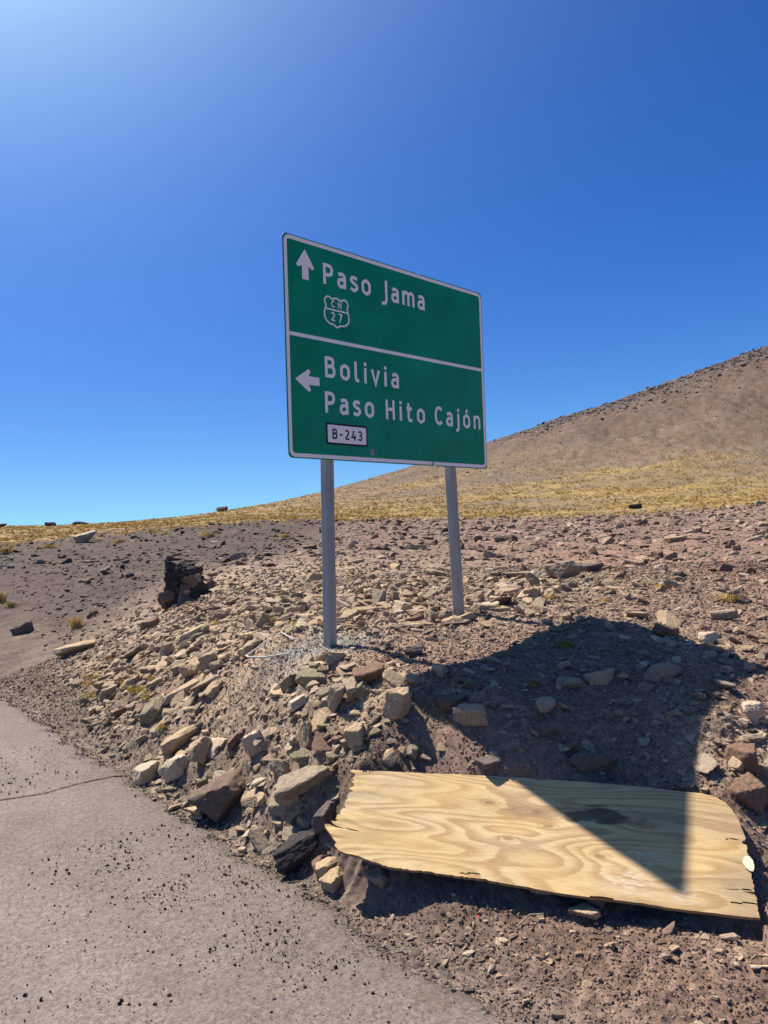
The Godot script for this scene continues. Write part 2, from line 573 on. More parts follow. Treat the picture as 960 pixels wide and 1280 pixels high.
func build_ground() -> void:
	# one sheet round the viewer, finest where it is near, out past the ridge
	var az := PackedFloat32Array()
	var a := -180.0
	while a < 179.9:
		az.append(deg_to_rad(a))
		a += 0.17 if absf(a) < 33.0 else (0.6 if absf(a) < 45.0 else 6.0)
	az.append(PI)
	var rad := PackedFloat32Array([0.0, 0.8])
	var r := 1.7
	while r < 520.0:
		rad.append(r)
		r *= 1.0048 if r < 9.0 else (1.009 if r < 40.0 else 1.017)
	rad.append(900.0)
	var na := az.size()
	var nr := rad.size()
	var v := PackedVector3Array()
	var col := PackedColorArray()
	var uv := PackedVector2Array()
	v.resize(na * nr)
	col.resize(na * nr)
	uv.resize(na * nr)
	for j in nr:
		for i in na:
			var x := sin(az[i]) * rad[j]
			var z := -cos(az[i]) * rad[j]
			var h: float
			if rad[j] < 1.6:
				h = -0.06
			elif rad[j] > 600.0:
				h = 0.0
			else:
				h = ground(x, z)
			v[j * na + i] = Vector3(x, h, z)
			col[j * na + i] = soil(x, z, h)
			uv[j * na + i] = Vector2(x, z) / 1.3
	var idx := PackedInt32Array()
	for j in nr - 1:
		for i in na - 1:
			var p := j * na + i
			idx.append_array([p, p + na, p + 1, p + 1, p + na, p + na + 1])
	put_grid("ground", v, col, uv, idx, M.ground, na, nr)


func put_grid(called: String, v: PackedVector3Array, col: PackedColorArray, uv: PackedVector2Array, idx: PackedInt32Array, m: Material, na: int, nr: int, parent: Node = null) -> MeshInstance3D:
	var nor := PackedVector3Array()
	nor.resize(v.size())
	for j in nr:
		for i in na:
			var a := v[j * na + mini(i + 1, na - 1)] - v[j * na + maxi(i - 1, 0)]
			var b := v[mini(j + 1, nr - 1) * na + i] - v[maxi(j - 1, 0) * na + i]
			var n := a.cross(b)
			if n.length_squared() < 1e-16:
				n = Vector3.UP
			if n.y < 0.0:
				n = -n
			nor[j * na + i] = n.normalized()
	# fronts run clockwise seen from above
	for k in range(0, idx.size(), 3):
		var f := (v[idx[k + 1]] - v[idx[k]]).cross(v[idx[k + 2]] - v[idx[k]])
		if f.y > 0.0:
			var t := idx[k + 1]
			idx[k + 1] = idx[k + 2]
			idx[k + 2] = t
	var ar := []
	ar.resize(Mesh.ARRAY_MAX)
	ar[Mesh.ARRAY_VERTEX] = v
	ar[Mesh.ARRAY_NORMAL] = nor
	ar[Mesh.ARRAY_COLOR] = col
	ar[Mesh.ARRAY_TEX_UV] = uv
	ar[Mesh.ARRAY_INDEX] = idx
	var mesh := ArrayMesh.new()
	mesh.add_surface_from_arrays(Mesh.PRIMITIVE_TRIANGLES, ar)
	var o := put(called, mesh, m, parent)
	if parent == null:
		o.set_meta("kind", "structure")
	return o


# ---------------------------------------------------------------- the road

func crack_v(u: float) -> float:
	return 3.90 + 0.10 * lump.get_noise_2d(u * 0.9, 5.0) + 0.03 * lump.get_noise_2d(u * 6.0, 15.0)


func build_road() -> void:
	var us := PackedFloat32Array([-7.2, -6.0, -5.0, -4.2])
	var u := -3.6
	while u < -0.001:
		us.append(u)
		u += 0.03 if u < -0.4 else 0.018
	us.append(0.0)
	us.append(0.001)      # the broken face of the edge
	var vs := PackedFloat32Array([-40.0, -20.0, -10.0, -6.0, -4.0])
	var w := -2.4
	while w < 9.0:
		if absf(w - 3.9) > 0.014:
			vs.append(w)
		else:
			for k in [-0.014, -0.007, 0.0, 0.007, 0.014]:
				vs.append(3.9 + k)
			w = 3.9 + 0.014
		w += 0.028 if w < 5.0 else 0.05
	vs.append_array(PackedFloat32Array([9.5, 10.5, 12.0, 15.0, 20.0, 30.0, 60.0]))
	var na := us.size()
	var nr := vs.size()
	var v := PackedVector3Array()
	var col := PackedColorArray()
	var uv := PackedVector2Array()
	for j in nr:
		for i in na:
			var vv := vs[j]
			var near_crack := 1.0 - clampf(absf(vv - 3.9) / 0.5, 0.0, 1.0)
			var uu := us[i]
			var last := i >= na - 2
			var e := edge_u(vv)
			uu += e * clampf(1.0 + us[i] / 0.3, 0.0, 1.0)
			vv += near_crack * (crack_v(us[i]) - 3.9)
			var p := road_xz(uu, vv)
			var h := 0.004 * lump.get_noise_2d(p.x * 1.2, p.y * 1.2) + 0.0022 * fine.get_noise_2d(p.x * 16.0, p.y * 16.0)
			h -= 0.014 * smooth(-0.12, 0.0, us[i])
			var wide := 0.6 + 0.9 * lump.get_noise_2d(us[i] * 4.0, 77.0)
			if absf(vs[j] - 3.9) < 0.0075 * clampf(wide + 0.5, 0.2, 1.3):
				h -= 0.02
			if i == na - 1:
				h = -0.06
			v.append(Vector3(p.x, h, p.y))
			var n := broad.get_noise_2d(p.x * 0.8, p.y * 0.8)
			var n2 := broad.get_noise_2d(p.x * 3.0, p.y * 3.0)
			var c := Color(0.226, 0.187, 0.168) * (1.0 + 0.20 * n + 0.14 * n2)
			# worn pale wheel path, tarry dark patches, dusty edge
			c = c.lerp(Color(0.268, 0.225, 0.202), 0.5 * bump(us[i], vs[j], -1.35, 2.3, 0.7))
			c = c.lerp(Color(0.185, 0.154, 0.139), clampf(0.55 * (bump(us[i], vs[j], -0.85, 2.75, 0.45) + bump(us[i], vs[j], -0.75, 1.9, 0.35)) * (0.7 + 1.5 * n2), 0.0, 0.8))
			c = c.lerp(Color(0.172, 0.135, 0.113), clampf(smooth(-0.5, -0.03, us[i]) * (0.35 + 1.3 * n2 + 0.8 * n), 0.0, 0.7))
			c *= 1.0 + 0.10 * broad.get_noise_2d(us[i] * 5.0, vs[j] * 0.5)
			c = c.lerp(Color(0.12, 0.10, 0.09), clampf(0.6 + n2, 0.0, 1.0) * smooth(-0.07, -0.01, us[i]) * 0.6)
			if absf(vs[j] - 3.9) < 0.02:
				c *= 0.7
			col.append(c)
			uv.append(p / 0.55)
	var idx := PackedInt32Array()
	for j in nr - 1:
		for i in na - 1:
			var q := j * na + i
			idx.append_array([q, q + na, q + 1, q + 1, q + na, q + na + 1])
	var road := put_grid("road", v, col, uv, idx, M.road, na, nr)
	# the crumbling lower lip of old tar beside the edge
	v = PackedVector3Array()
	col = PackedColorArray()
	uv = PackedVector2Array()
	na = 12
	nr = 0
	w = 0.15
	while w < 2.3:
		var wide := 0.075 * smooth(0.15, 0.5, w) * smooth(2.3, 1.7, w) * clampf(0.8 + 1.1 * lump.get_noise_2d(w * 1.9, 55.0) + 0.25 * lump.get_noise_2d(w * 6.0, 55.0), 0.1, 1.5) + 0.004
		for i in na:
			var k := i / (na - 1.0)
			var uu := edge_u(w) + 0.006 + wide * k
			var p := road_xz(uu, w)
			var h := maxf(ground(p.x, p.y), -0.02) + 0.014 * sqrt(maxf(1.0 - k * k, 0.0)) + 0.016 * fine.get_noise_2d(p.x * 22.0, p.y * 22.0) - 0.012
			h = minf(h, 0.012)
			if i == na - 1 or i == 0:
				h -= 0.05
			v.append(Vector3(p.x, h, p.y))
			col.append(Color(0.165, 0.135, 0.118) * (1.0 + 0.7 * broad.get_noise_2d(p.x * 5.0, p.y * 5.0)))
			uv.append(p / 0.55)
		nr += 1
		w += 0.02
	idx = PackedInt32Array()
	for j in nr - 1:
		for i in na - 1:
			var q := j * na + i
			idx.append_array([q, q + na, q + 1, q + 1, q + na, q + na + 1])
	put_grid("broken_edge", v, col, uv, idx, M.road, na, nr, road)


# ---------------------------------------------------------------- the sign

# strokes of a letter in units of the cap height: [width, stroke, stroke ...]; a stroke whose first item is "s" is a smooth curve
func glyph(c: String) -> Array:
	var o := ["s", Vector2(0.28, 0.69), Vector2(0.10, 0.58), Vector2(0.08, 0.375), Vector2(0.10, 0.17), Vector2(0.28, 0.06), Vector2(0.46, 0.17), Vector2(0.48, 0.375), Vector2(0.46, 0.58), Vector2(0.28, 0.69)]
	match c:
		"P": return [0.56, [Vector2(0.08, 0), Vector2(0.08, 1)], ["s", Vector2(0.09, 0.92), Vector2(0.30, 0.92), Vector2(0.43, 0.87), Vector2(0.475, 0.70), Vector2(0.43, 0.53), Vector2(0.30, 0.47), Vector2(0.09, 0.47)]]
		"B": return [0.58, [Vector2(0.08, 0), Vector2(0.08, 1)], ["s", Vector2(0.09, 0.92), Vector2(0.30, 0.92), Vector2(0.42, 0.87), Vector2(0.45, 0.735), Vector2(0.42, 0.60), Vector2(0.30, 0.54), Vector2(0.09, 0.54)], ["s", Vector2(0.09, 0.54), Vector2(0.32, 0.54), Vector2(0.455, 0.48), Vector2(0.50, 0.31), Vector2(0.455, 0.14), Vector2(0.32, 0.08), Vector2(0.09, 0.08)]]
		"H": return [0.58, [Vector2(0.08, 0), Vector2(0.08, 1)], [Vector2(0.50, 0), Vector2(0.50, 1)], [Vector2(0.09, 0.52), Vector2(0.49, 0.52)]]
		"J": return [0.40, ["s", Vector2(0.30, 1), Vector2(0.30, 0.5), Vector2(0.30, 0.05), Vector2(0.24, -0.13), Vector2(0.10, -0.19), Vector2(0.0, -0.19)]]
		"C": return [0.55, ["s", Vector2(0.50, 0.80), Vector2(0.42, 0.90), Vector2(0.28, 0.92), Vector2(0.13, 0.80), Vector2(0.08, 0.50), Vector2(0.13, 0.20), Vector2(0.28, 0.08), Vector2(0.42, 0.10), Vector2(0.50, 0.20)]]
		"a": return [0.52, ["s", Vector2(0.09, 0.63), Vector2(0.25, 0.69), Vector2(0.38, 0.65), Vector2(0.43, 0.52), Vector2(0.43, 0.3), Vector2(0.43, 0.0)], ["s", Vector2(0.43, 0.42), Vector2(0.25, 0.42), Vector2(0.12, 0.36), Vector2(0.08, 0.23), Vector2(0.13, 0.10), Vector2(0.24, 0.06), Vector2(0.43, 0.14)]]
		"s": return [0.48, ["s", Vector2(0.42, 0.63), Vector2(0.27, 0.69), Vector2(0.12, 0.64), Vector2(0.10, 0.51), Vector2(0.24, 0.40), Vector2(0.38, 0.32), Vector2(0.40, 0.17), Vector2(0.25, 0.06), Vector2(0.05, 0.12)]]
		"o": return [0.56, o]
		"ó": return [0.56, o, [Vector2(0.24, 0.83), Vector2(0.36, 1.03)]]
		"m": return [0.82, [Vector2(0.08, 0), Vector2(0.08, 0.75)], ["s", Vector2(0.09, 0.56), Vector2(0.22, 0.69), Vector2(0.36, 0.66), Vector2(0.41, 0.5), Vector2(0.41, 0.25), Vector2(0.41, 0)], ["s", Vector2(0.42, 0.56), Vector2(0.55, 0.69), Vector2(0.69, 0.66), Vector2(0.74, 0.5), Vector2(0.74, 0.25), Vector2(0.74, 0)]]
		"n": return [0.54, [Vector2(0.08, 0), Vector2(0.08, 0.75)], ["s", Vector2(0.09, 0.56), Vector2(0.24, 0.69), Vector2(0.40, 0.66), Vector2(0.46, 0.5), Vector2(0.46, 0.25), Vector2(0.46, 0)]]
		"l": return [0.30, ["s", Vector2(0.08, 1), Vector2(0.08, 0.6), Vector2(0.08, 0.22), Vector2(0.13, 0.09), Vector2(0.26, 0.06)]]
		"i": return [0.18, [Vector2(0.09, 0), Vector2(0.09, 0.75)], [Vector2(0.09, 0.85), Vector2(0.09, 1.02)]]
		"j": return [0.24, ["s", Vector2(0.15, 0.75), Vector2(0.15, 0.4), Vector2(0.15, -0.05), Vector2(0.10, -0.17), Vector2(-0.04, -0.20)], [Vector2(0.15, 0.85), Vector2(0.15, 1.02)]]
		"v": return [0.54, [Vector2(0.06, 0.75), Vector2(0.27, 0.03), Vector2(0.48, 0.75)]]
		"t": return [0.40, ["s", Vector2(0.14, 0.97), Vector2(0.14, 0.6), Vector2(0.14, 0.2), Vector2(0.20, 0.08), Vector2(0.37, 0.07)], [Vector2(0.0, 0.68), Vector2(0.36, 0.68)]]
		"2": return [0.54, ["s", Vector2(0.06, 0.82), Vector2(0.18, 0.92), Vector2(0.36, 0.90), Vector2(0.44, 0.74), Vector2(0.36, 0.52), Vector2(0.07, 0.10)], [Vector2(0.05, 0.08), Vector2(0.50, 0.08)]]
		"7": return [0.52, [Vector2(0.04, 0.92), Vector2(0.45, 0.92), Vector2(0.18, 0.0)]]
		"4": return [0.58, [Vector2(0.32, 1.0), Vector2(0.07, 0.30), Vector2(0.55, 0.30)], [Vector2(0.40, 0.56), Vector2(0.40, 0.0)]]
		"3": return [0.52, ["s", Vector2(0.06, 0.85), Vector2(0.22, 0.92), Vector2(0.38, 0.88), Vector2(0.42, 0.73), Vector2(0.35, 0.58), Vector2(0.18, 0.53)], ["s", Vector2(0.18, 0.53), Vector2(0.38, 0.48), Vector2(0.45, 0.30), Vector2(0.38, 0.12), Vector2(0.22, 0.07), Vector2(0.04, 0.15)]]
		"-": return [0.42, [Vector2(0.05, 0.45), Vector2(0.37, 0.45)]]
	return [0.4]


func curve(p: Array) -> PackedVector2Array:
	var out := PackedVector2Array()
	if not p[0] is String:
		for q in p:
			out.append(q)
		return out
	var n := p.size() - 1
	var shut: bool = p[1] == p[n]
	for i in range(1, n):
		var b: Vector2 = p[i]
		var c: Vector2 = p[i + 1]
		var a: Vector2 = p[i - 1] if i > 1 else (p[n - 1] if shut else b + (b - c))
		var d: Vector2 = p[i + 2] if i + 2 <= n else (p[2] if shut else c + (c - b))
		for k in 5:
			out.append(b.cubic_interpolate(c, a, d, k / 5.0))
	out.append(p[n])
	return out


func ribbon(st: SurfaceTool, p: PackedVector2Array, wide: float, z: float, at := Vector2.ZERO, size := 1.0) -> void:
	var n := p.size()
	var shut := p[0].distance_to(p[n - 1]) < 1e-6
	var l := []
	var r := []
	for i in n:
		var a := p[i] - p[i - 1] if i > 0 else (p[0] - p[n - 2] if shut else p[1] - p[0])
		var b := p[i + 1] - p[i] if i < n - 1 else (p[1] - p[0] if shut else p[n - 1] - p[n - 2])
		a = a.normalized()
		b = b.normalized()
		var m := (a + b).normalized()
		var side := Vector2(-m.y, m.x)
		var stretch := minf(1.0 / maxf(side.dot(Vector2(-a.y, a.x)), 0.4), 2.2)
		var w := side * wide / 2.0 * stretch
		var c := at + (p[i] + w) * size
		var d := at + (p[i] - w) * size
		l.append(Vector3(c.x, c.y, z))
		r.append(Vector3(d.x, d.y, z))
	for i in n - 1:
		tri(st, l[i], r[i], r[i + 1], Vector3.BACK)
		tri(st, l[i], r[i + 1], l[i + 1], Vector3.BACK)


# a word in cut vinyl from x0 to x1, each letter a piece of its own
func word(parent: Node, text: String, x0: float, x1: float, base: float, cap: float, m: Material, z := 0.002, wide := 0.17, broad_ := 1.14) -> void:
	var sum := 0.0
	for c in text:
		sum += glyph(c)[0] * cap * broad_
	var gap := (x1 - x0 - sum) / maxf(text.length() - 1, 1)
	var x := x0
	for c in text:
		var g := glyph(c)
		var st := st_new()
		for k in range(1, g.size()):
			var line := curve(g[k])
			for i in line.size():
				line[i].x = (line[i].x - 0.08) * broad_ + 0.08
			ribbon(st, line, wide, z + 0.0004 * k, Vector2(x, base), cap)
		put("letter" if c != "-" and not c in "2347" else ("digit" if c != "-" else "dash"), st.commit(), m, parent)
		x += g[0] * cap * broad_ + gap


func flat(p: PackedVector2Array, z: float) -> ArrayMesh:
	var st := st_new()
	var t := Geometry2D.triangulate_polygon(p)
	for i in range(0, t.size(), 3):
		tri(st, Vector3(p[t[i]].x, p[t[i]].y, z), Vector3(p[t[i + 1]].x, p[t[i + 1]].y, z), Vector3(p[t[i + 2]].x, p[t[i + 2]].y, z), Vector3.BACK)
	return st.commit()


func slab(p: PackedVector2Array, z0: float, z1: float) -> ArrayMesh:
	var st := st_new()
	var t := Geometry2D.triangulate_polygon(p)
	for i in range(0, t.size(), 3):
		var q := [p[t[i]], p[t[i + 1]], p[t[i + 2]]]
		tri(st, Vector3(q[0].x, q[0].y, z1), Vector3(q[1].x, q[1].y, z1), Vector3(q[2].x, q[2].y, z1), Vector3.BACK)
		tri(st, Vector3(q[0].x, q[0].y, z0), Vector3(q[1].x, q[1].y, z0), Vector3(q[2].x, q[2].y, z0), Vector3.FORWARD)
	var turn := -1.0 if Geometry2D.is_polygon_clockwise(p) else 1.0
	for i in p.size():
		var a := p[i]
		var b := p[(i + 1) % p.size()]
		var d := (b - a).normalized() * turn
		var n := Vector3(d.y, -d.x, 0)
		tri(st, Vector3(a.x, a.y, z0), Vector3(b.x, b.y, z0), Vector3(b.x, b.y, z1), n)
		tri(st, Vector3(a.x, a.y, z0), Vector3(b.x, b.y, z1), Vector3(a.x, a.y, z1), n)
	return st.commit()


func round_rect(hx: float, hy: float, r: float, n := 5) -> PackedVector2Array:
	var out := PackedVector2Array()
	for k in 4:
		var cx := (hx - r) * (1 if k in [0, 3] else -1)
		var cy := (hy - r) * (1 if k < 2 else -1)
		for i in n + 1:
			var a := PI / 2 * (k + i / float(n))
			out.append(Vector2(cx + r * cos(a), cy + r * sin(a)))
	return out


# rounds the corners of a polygon
func soften(p: PackedVector2Array, r: float) -> PackedVector2Array:
	var out := PackedVector2Array()
	for i in p.size():
		var a := p[(i + p.size() - 1) % p.size()]
		var b := p[i]
		var c := p[(i + 1) % p.size()]
		var q := b + (a - b).normalized() * r
		var s := b + (c - b).normalized() * r
		for k in 4:
			var t := k / 3.0
			out.append(q.lerp(b, t).lerp(b.lerp(s, t), t))
	return out


func build_sign() -> void:
	var t := thing("road_sign", Vector3(SIGN_AT.x, 0.9, SIGN_AT.z))
	tag(t, "big green road sign with white lettering on two grey steel posts", "road sign")
	var basis := Basis(SIGN_X, SIGN_Y, SIGN_Z).orthonormalized()
	t.transform = Transform3D(basis, SIGN_AT - basis.y * 2.05)
	var Y := 2.05
	var up := Vector3(0, Y, 0)
	# panel, with two nicks bent into its rim
	var p := PackedVector2Array()
	for q in round_rect(1.1, 0.784, 0.035):
		p.append(q)
		if p.size() == 6:      # top edge, running right to left
			p.append_array([Vector2(0.288, 0.784), Vector2(0.276, 0.776), Vector2(0.262, 0.777), Vector2(0.250, 0.784)])
		if p.size() == 6 + 4 + 12:      # bottom edge, running left to right
			pass
	var cut := PackedVector2Array()
	for i in p.size():
		cut.append(p[i])
		var b := p[(i + 1) % p.size()]
		if p[i].y < -0.78 and b.y < -0.78 and b.x - p[i].x > 1.0:
			cut.append_array([Vector2(0.352, -0.784), Vector2(0.366, -0.770), Vector2(0.372, -0.742), Vector2(0.379, -0.766), Vector2(0.402, -0.778), Vector2(0.43, -0.784)])
	var panel := put("panel", slab(cut, -0.004, 0.0), M.green, t)
	panel.position = up
	var back := put("panel_back", slab(round_rect(1.085, 0.765, 0.03), -0.0065, -0.0045), M.alu, t)
	back.position = up
	# folded lip of the nick
	var st := st_new()
	var lipq := [Vector3(0.352, -0.786, 0.002), Vector3(0.372, -0.742, 0.004), Vector3(0.379, -0.768, 0.02), Vector3(0.362, -0.792, 0.016)]
	quad(st, lipq[0], lipq[1], lipq[2], lipq[3])
	put("bent_lip", st.commit(), M.alu, t).position = up
	# white rim and dividing line
	st = st_new()
	var rim := round_rect(1.0785, 0.7625, 0.035)
	rim.append(rim[0])
	ribbon(st, rim, 0.027, 0.0015)
	put("border", st.commit(), M.white, t).position = up
	st = st_new()
	ribbon(st, PackedVector2Array([Vector2(-1.064, 0.083), Vector2(1.064, 0.093)]), 0.026, 0.0016)
	put("dividing_line", st.commit(), M.white, t).position = up
	# arrows
	var ar := soften(PackedVector2Array([Vector2(0, 0.113), Vector2(0.082, -0.008), Vector2(0.066, -0.026), Vector2(0.030, -0.006), Vector2(0.030, -0.105), Vector2(-0.030, -0.105), Vector2(-0.030, -0.006), Vector2(-0.066, -0.026), Vector2(-0.082, -0.008)]), 0.007)
	var one := put("arrow", flat(ar, 0.002), M.white, t)
	one.position = up + Vector3(-0.907, 0.592, 0)
	var two := put("arrow", flat(ar, 0.002), M.white, t)
	two.rotation.z = PI / 2
	two.position = up + Vector3(-0.912, -0.230, 0)
	# lettering
	for line in [["Paso", -0.742, -0.266, 0.494], ["Jama", -0.152, 0.346, 0.494], ["Bolivia", -0.752, 0.012, -0.187], ["Paso", -0.760, -0.272, -0.443], ["Hito", -0.148, 0.302, -0.441], ["Cajón", 0.420, 1.022, -0.438]]:
		var holder := Node3D.new()
		holder.name = "lettering"
		t.add_child(holder, true)
		holder.position = up
		word(holder, line[0], line[1], line[2], line[3], 0.153, M.white)
	# route shield
	st = st_new()
	var sh := ["s", Vector2(0.0, 0.103), Vector2(0.040, 0.092), Vector2(0.085, 0.104), Vector2(0.115, 0.072), Vector2(0.103, 0.040), Vector2(0.118, -0.015), Vector2(0.112, -0.060), Vector2(0.075, -0.090), Vector2(0.035, -0.096), Vector2(0.0, -0.112), Vector2(-0.035, -0.096), Vector2(-0.075, -0.090), Vector2(-0.112, -0.060), Vector2(-0.118, -0.015), Vector2(-0.103, 0.040), Vector2(-0.115, 0.072), Vector2(-0.085, 0.104), Vector2(-0.040, 0.092), Vector2(0.0, 0.103)]
	ribbon(st, curve(sh), 0.0125, 0.002)
	ribbon(st, PackedVector2Array([Vector2(-0.108, 0.012), Vector2(0.108, 0.012)]), 0.012, 0.0024)
	var shield := put("route_shield", st.commit(), M.white, t)
	shield.position = up + Vector3(-0.622, 0.305, 0)
	word(shield, "CH", -0.050, 0.048, 0.030, 0.052, M.white, 0.002, 0.18)
	word(shield, "27", -0.056, 0.052, -0.070, 0.064, M.white, 0.002, 0.18)
	# route plate
	var plate := put("route_plate", slab(round_rect(0.203, 0.078, 0.016), 0.0006, 0.002), M.black, t)
	plate.position = up + Vector3(-0.555, -0.592, 0)
	put("plate_face", flat(round_rect(0.189, 0.064, 0.010), 0.0028), M.white, plate)
	word(plate, "B-243", -0.145, 0.150, -0.037, 0.073, M.black, 0.0034, 0.165)
	var st2 := put("sticker", slab(round_rect(0.017, 0.022, 0.006), 0.0006, 0.0016), M.sticker, t)
	st2.position = up + Vector3(-0.306, -0.708, 0)
	# bolts
	for y in [0.48, -0.02, -0.52]:
		for x in [-0.69, 0.64]:
			var bolt := CylinderMesh.new()
			bolt.top_radius = 0.008
			bolt.bottom_radius = 0.010
			bolt.height = 0.006
			bolt.radial_segments = 10
			bolt.rings = 1
			var o := put("bolt", bolt, M.green, t)
			o.rotation.x = PI / 2
			o.position = up + Vector3(x, y, 0.003)
	# rails behind, and posts
	for y in [0.48, -0.02, -0.52]:
		st = st_new()
		box(st, Transform3D(Basis(), Vector3(0, y, -0.0165)), Vector3(2.06, 0.05, 0.018))
		put("rail", st.commit(), M.steel, t).position = up
	for q in [[-0.7272, -2.118, -0.6785, 0.70], [0.7168, -2.026, 0.6080, 0.70]]:
		st = st_new()
		var foot := Vector3(q[0], q[1], -0.062)
		var top := Vector3(q[2], q[3], -0.062)
		var dir := (top - foot).normalized()
		foot -= dir * 0.35
		var b := Basis(dir.cross(Vector3.BACK).normalized(), dir, Vector3.BACK)
		var s := 0.036
		var ring := soften(PackedVector2Array([Vector2(s, s), Vector2(-s, s), Vector2(-s, -s), Vector2(s, -s)]), 0.006)
		for i in ring.size():
			var a := ring[i]
			var c := ring[(i + 1) % ring.size()]
			var n := (b * Vector3(a.x + c.x, 0, a.y + c.y)).normalized()
			var e := [foot + b * Vector3(a.x, 0, a.y), foot + b * Vector3(c.x, 0, c.y), top + b * Vector3(c.x, 0, c.y), top + b * Vector3(a.x, 0, a.y)]
			tri(st, e[0], e[1], e[2], n)
			tri(st, e[0], e[2], e[3], n)
			tri(st, top, e[2], e[3], dir)
		# a welded seam down the near face
		box(st, Transform3D(b, (foot + top) / 2.0 + b * Vector3(0.004, 0, s)), Vector3(0.004, (top - foot).length() * 0.98, 0.003))
		put("post", st.commit(), M.steel, t).position = up


# ---------------------------------------------------------------- the plywood

func along(pts: Array, k: float) -> float:
	for i in pts.size() - 1:
		if k <= pts[i + 1][0]:
			return lerpf(pts[i][1], pts[i + 1][1], clampf((k - pts[i][0]) / (pts[i + 1][0] - pts[i][0]), 0.0, 1.0))
	return pts[-1][1]


func wood_texture() -> ImageTexture:
	# rotary-cut face veneer: contour bands of one slow stretched field, with fine fibres
	var w := 1024
	var h := 512
	var slow := noise(1.0, 61, FastNoiseLite.TYPE_SIMPLEX_SMOOTH, 2)
	var fibre := noise(1.0, 67, FastNoiseLite.TYPE_SIMPLEX_SMOOTH, 3)
	var im := Image.create(w, h, false, Image.FORMAT_RGB8)
	var knots := [Vector3(0.92, 0.27, 0.050), Vector3(0.86, 0.40, 0.045), Vector3(1.16, 0.22, 0.040), Vector3(0.62, 0.62, 0.05), Vector3(0.42, 0.30, 0.04), Vector3(1.05, 0.55, 0.03)]
	for y in h:
		var t := y / float(h) * 1.1 - 0.1
		for x in w:
			var s := x / float(w) * 2.05 - 0.05
			var f := 1.5 * slow.get_noise_2d(s * 0.55, t * 1.9) + 0.55 * t + 0.05 * slow.get_noise_2d(s * 3.0, t * 8.0 + 50.0)
			for k in knots:
				var d := Vector2((s - k.x) * 0.62, t - k.y).length()
				f += 0.32 * exp(-d * d / (k.z * k.z * 2.2))
			var band := f * 3.1 + 0.06 * fibre.get_noise_2d(s * 3.0, t * 40.0)
			band -= floorf(band)
			var ring := smooth(0.15, 0.80, band) * (1.0 - smooth(0.86, 1.0, band))
			var fb := fibre.get_noise_2d(s * 9.0, t * 150.0)
			var soft := slow.get_noise_2d(s * 1.5 + 40.0, t * 2.0)
			var c := Color(0.76, 0.545, 0.27).lerp(Color(0.45, 0.245, 0.085), clampf(ring * (0.78 + 0.7 * soft), 0.0, 1.0))
			c = c.lerp(Color(0.76, 0.63, 0.43), clampf(0.5 * soft + 0.15, 0.0, 0.5))
			# amber sapwood at the torn end, weathering to the right
			c = c.lerp(Color(0.70, 0.50, 0.235), 0.55 * smooth(1.35, 1.8, s) * clampf(0.5 + 2.0 * slow.get_noise_2d(s * 2.0, t * 4.0 + 9.0), 0.0, 1.0))
			c = c.lerp(Color(0.36, 0.255, 0.150), 0.62 * smooth(0.75, 0.05, s) * clampf(0.55 + 1.1 * soft, 0.0, 1.0))
			# a dark damp stain, and knots
			var dx := (s - 0.62) / 0.20
			var dy := (t - 0.25) / 0.085
			c = c.lerp(Color(0.075, 0.06, 0.05), 0.85 * smooth(1.15, 0.6, sqrt(dx * dx + dy * dy) + 0.5 * slow.get_noise_2d(s * 7.0, t * 12.0)))
			dx = (s - 0.90) / 0.26
			dy = (t - 0.27) / 0.07
			c = c.lerp(Color(0.34, 0.235, 0.135), 0.6 * smooth(1.2, 0.4, sqrt(dx * dx + dy * dy) + 0.4 * fb))
			for k in knots:
				var d := Vector2((s - k.x) * 0.6, t - k.y).length()
				c = c.lerp(Color(0.30, 0.175, 0.085), 0.7 * smooth(0.024, 0.010, d) + 0.35 * smooth(0.006, 0.0, absf(d - 0.03)))
			# scrubbed white paint low on the right
			var pw := bump(s, t, 0.50, 0.80, 0.11) + bump(s, t, 0.28, 0.86, 0.06) + 0.8 * bump(s, t, 0.42, 0.60, 0.07)
			c = c.lerp(Color(0.80, 0.72, 0.60), clampf(pw * (0.25 + 1.1 * fibre.get_noise_2d(s * 16.0, t * 40.0)), 0.0, 0.5))
			c *= 1.0 + 0.30 * fb + 0.10 * fibre.get_noise_2d(s * 30.0, t * 420.0)
			# pin holes and short splits
			if fibre.get_noise_2d(s * 40.0 + 70.0, t * 300.0) > 0.62:
				c *= 0.45
			c *= 0.76
			im.set_pixel(x, y, Color(clampf(c.r, 0, 1), clampf(c.g, 0, 1), clampf(c.b, 0, 1)).linear_to_srgb())
	return ImageTexture.create_from_image(im)


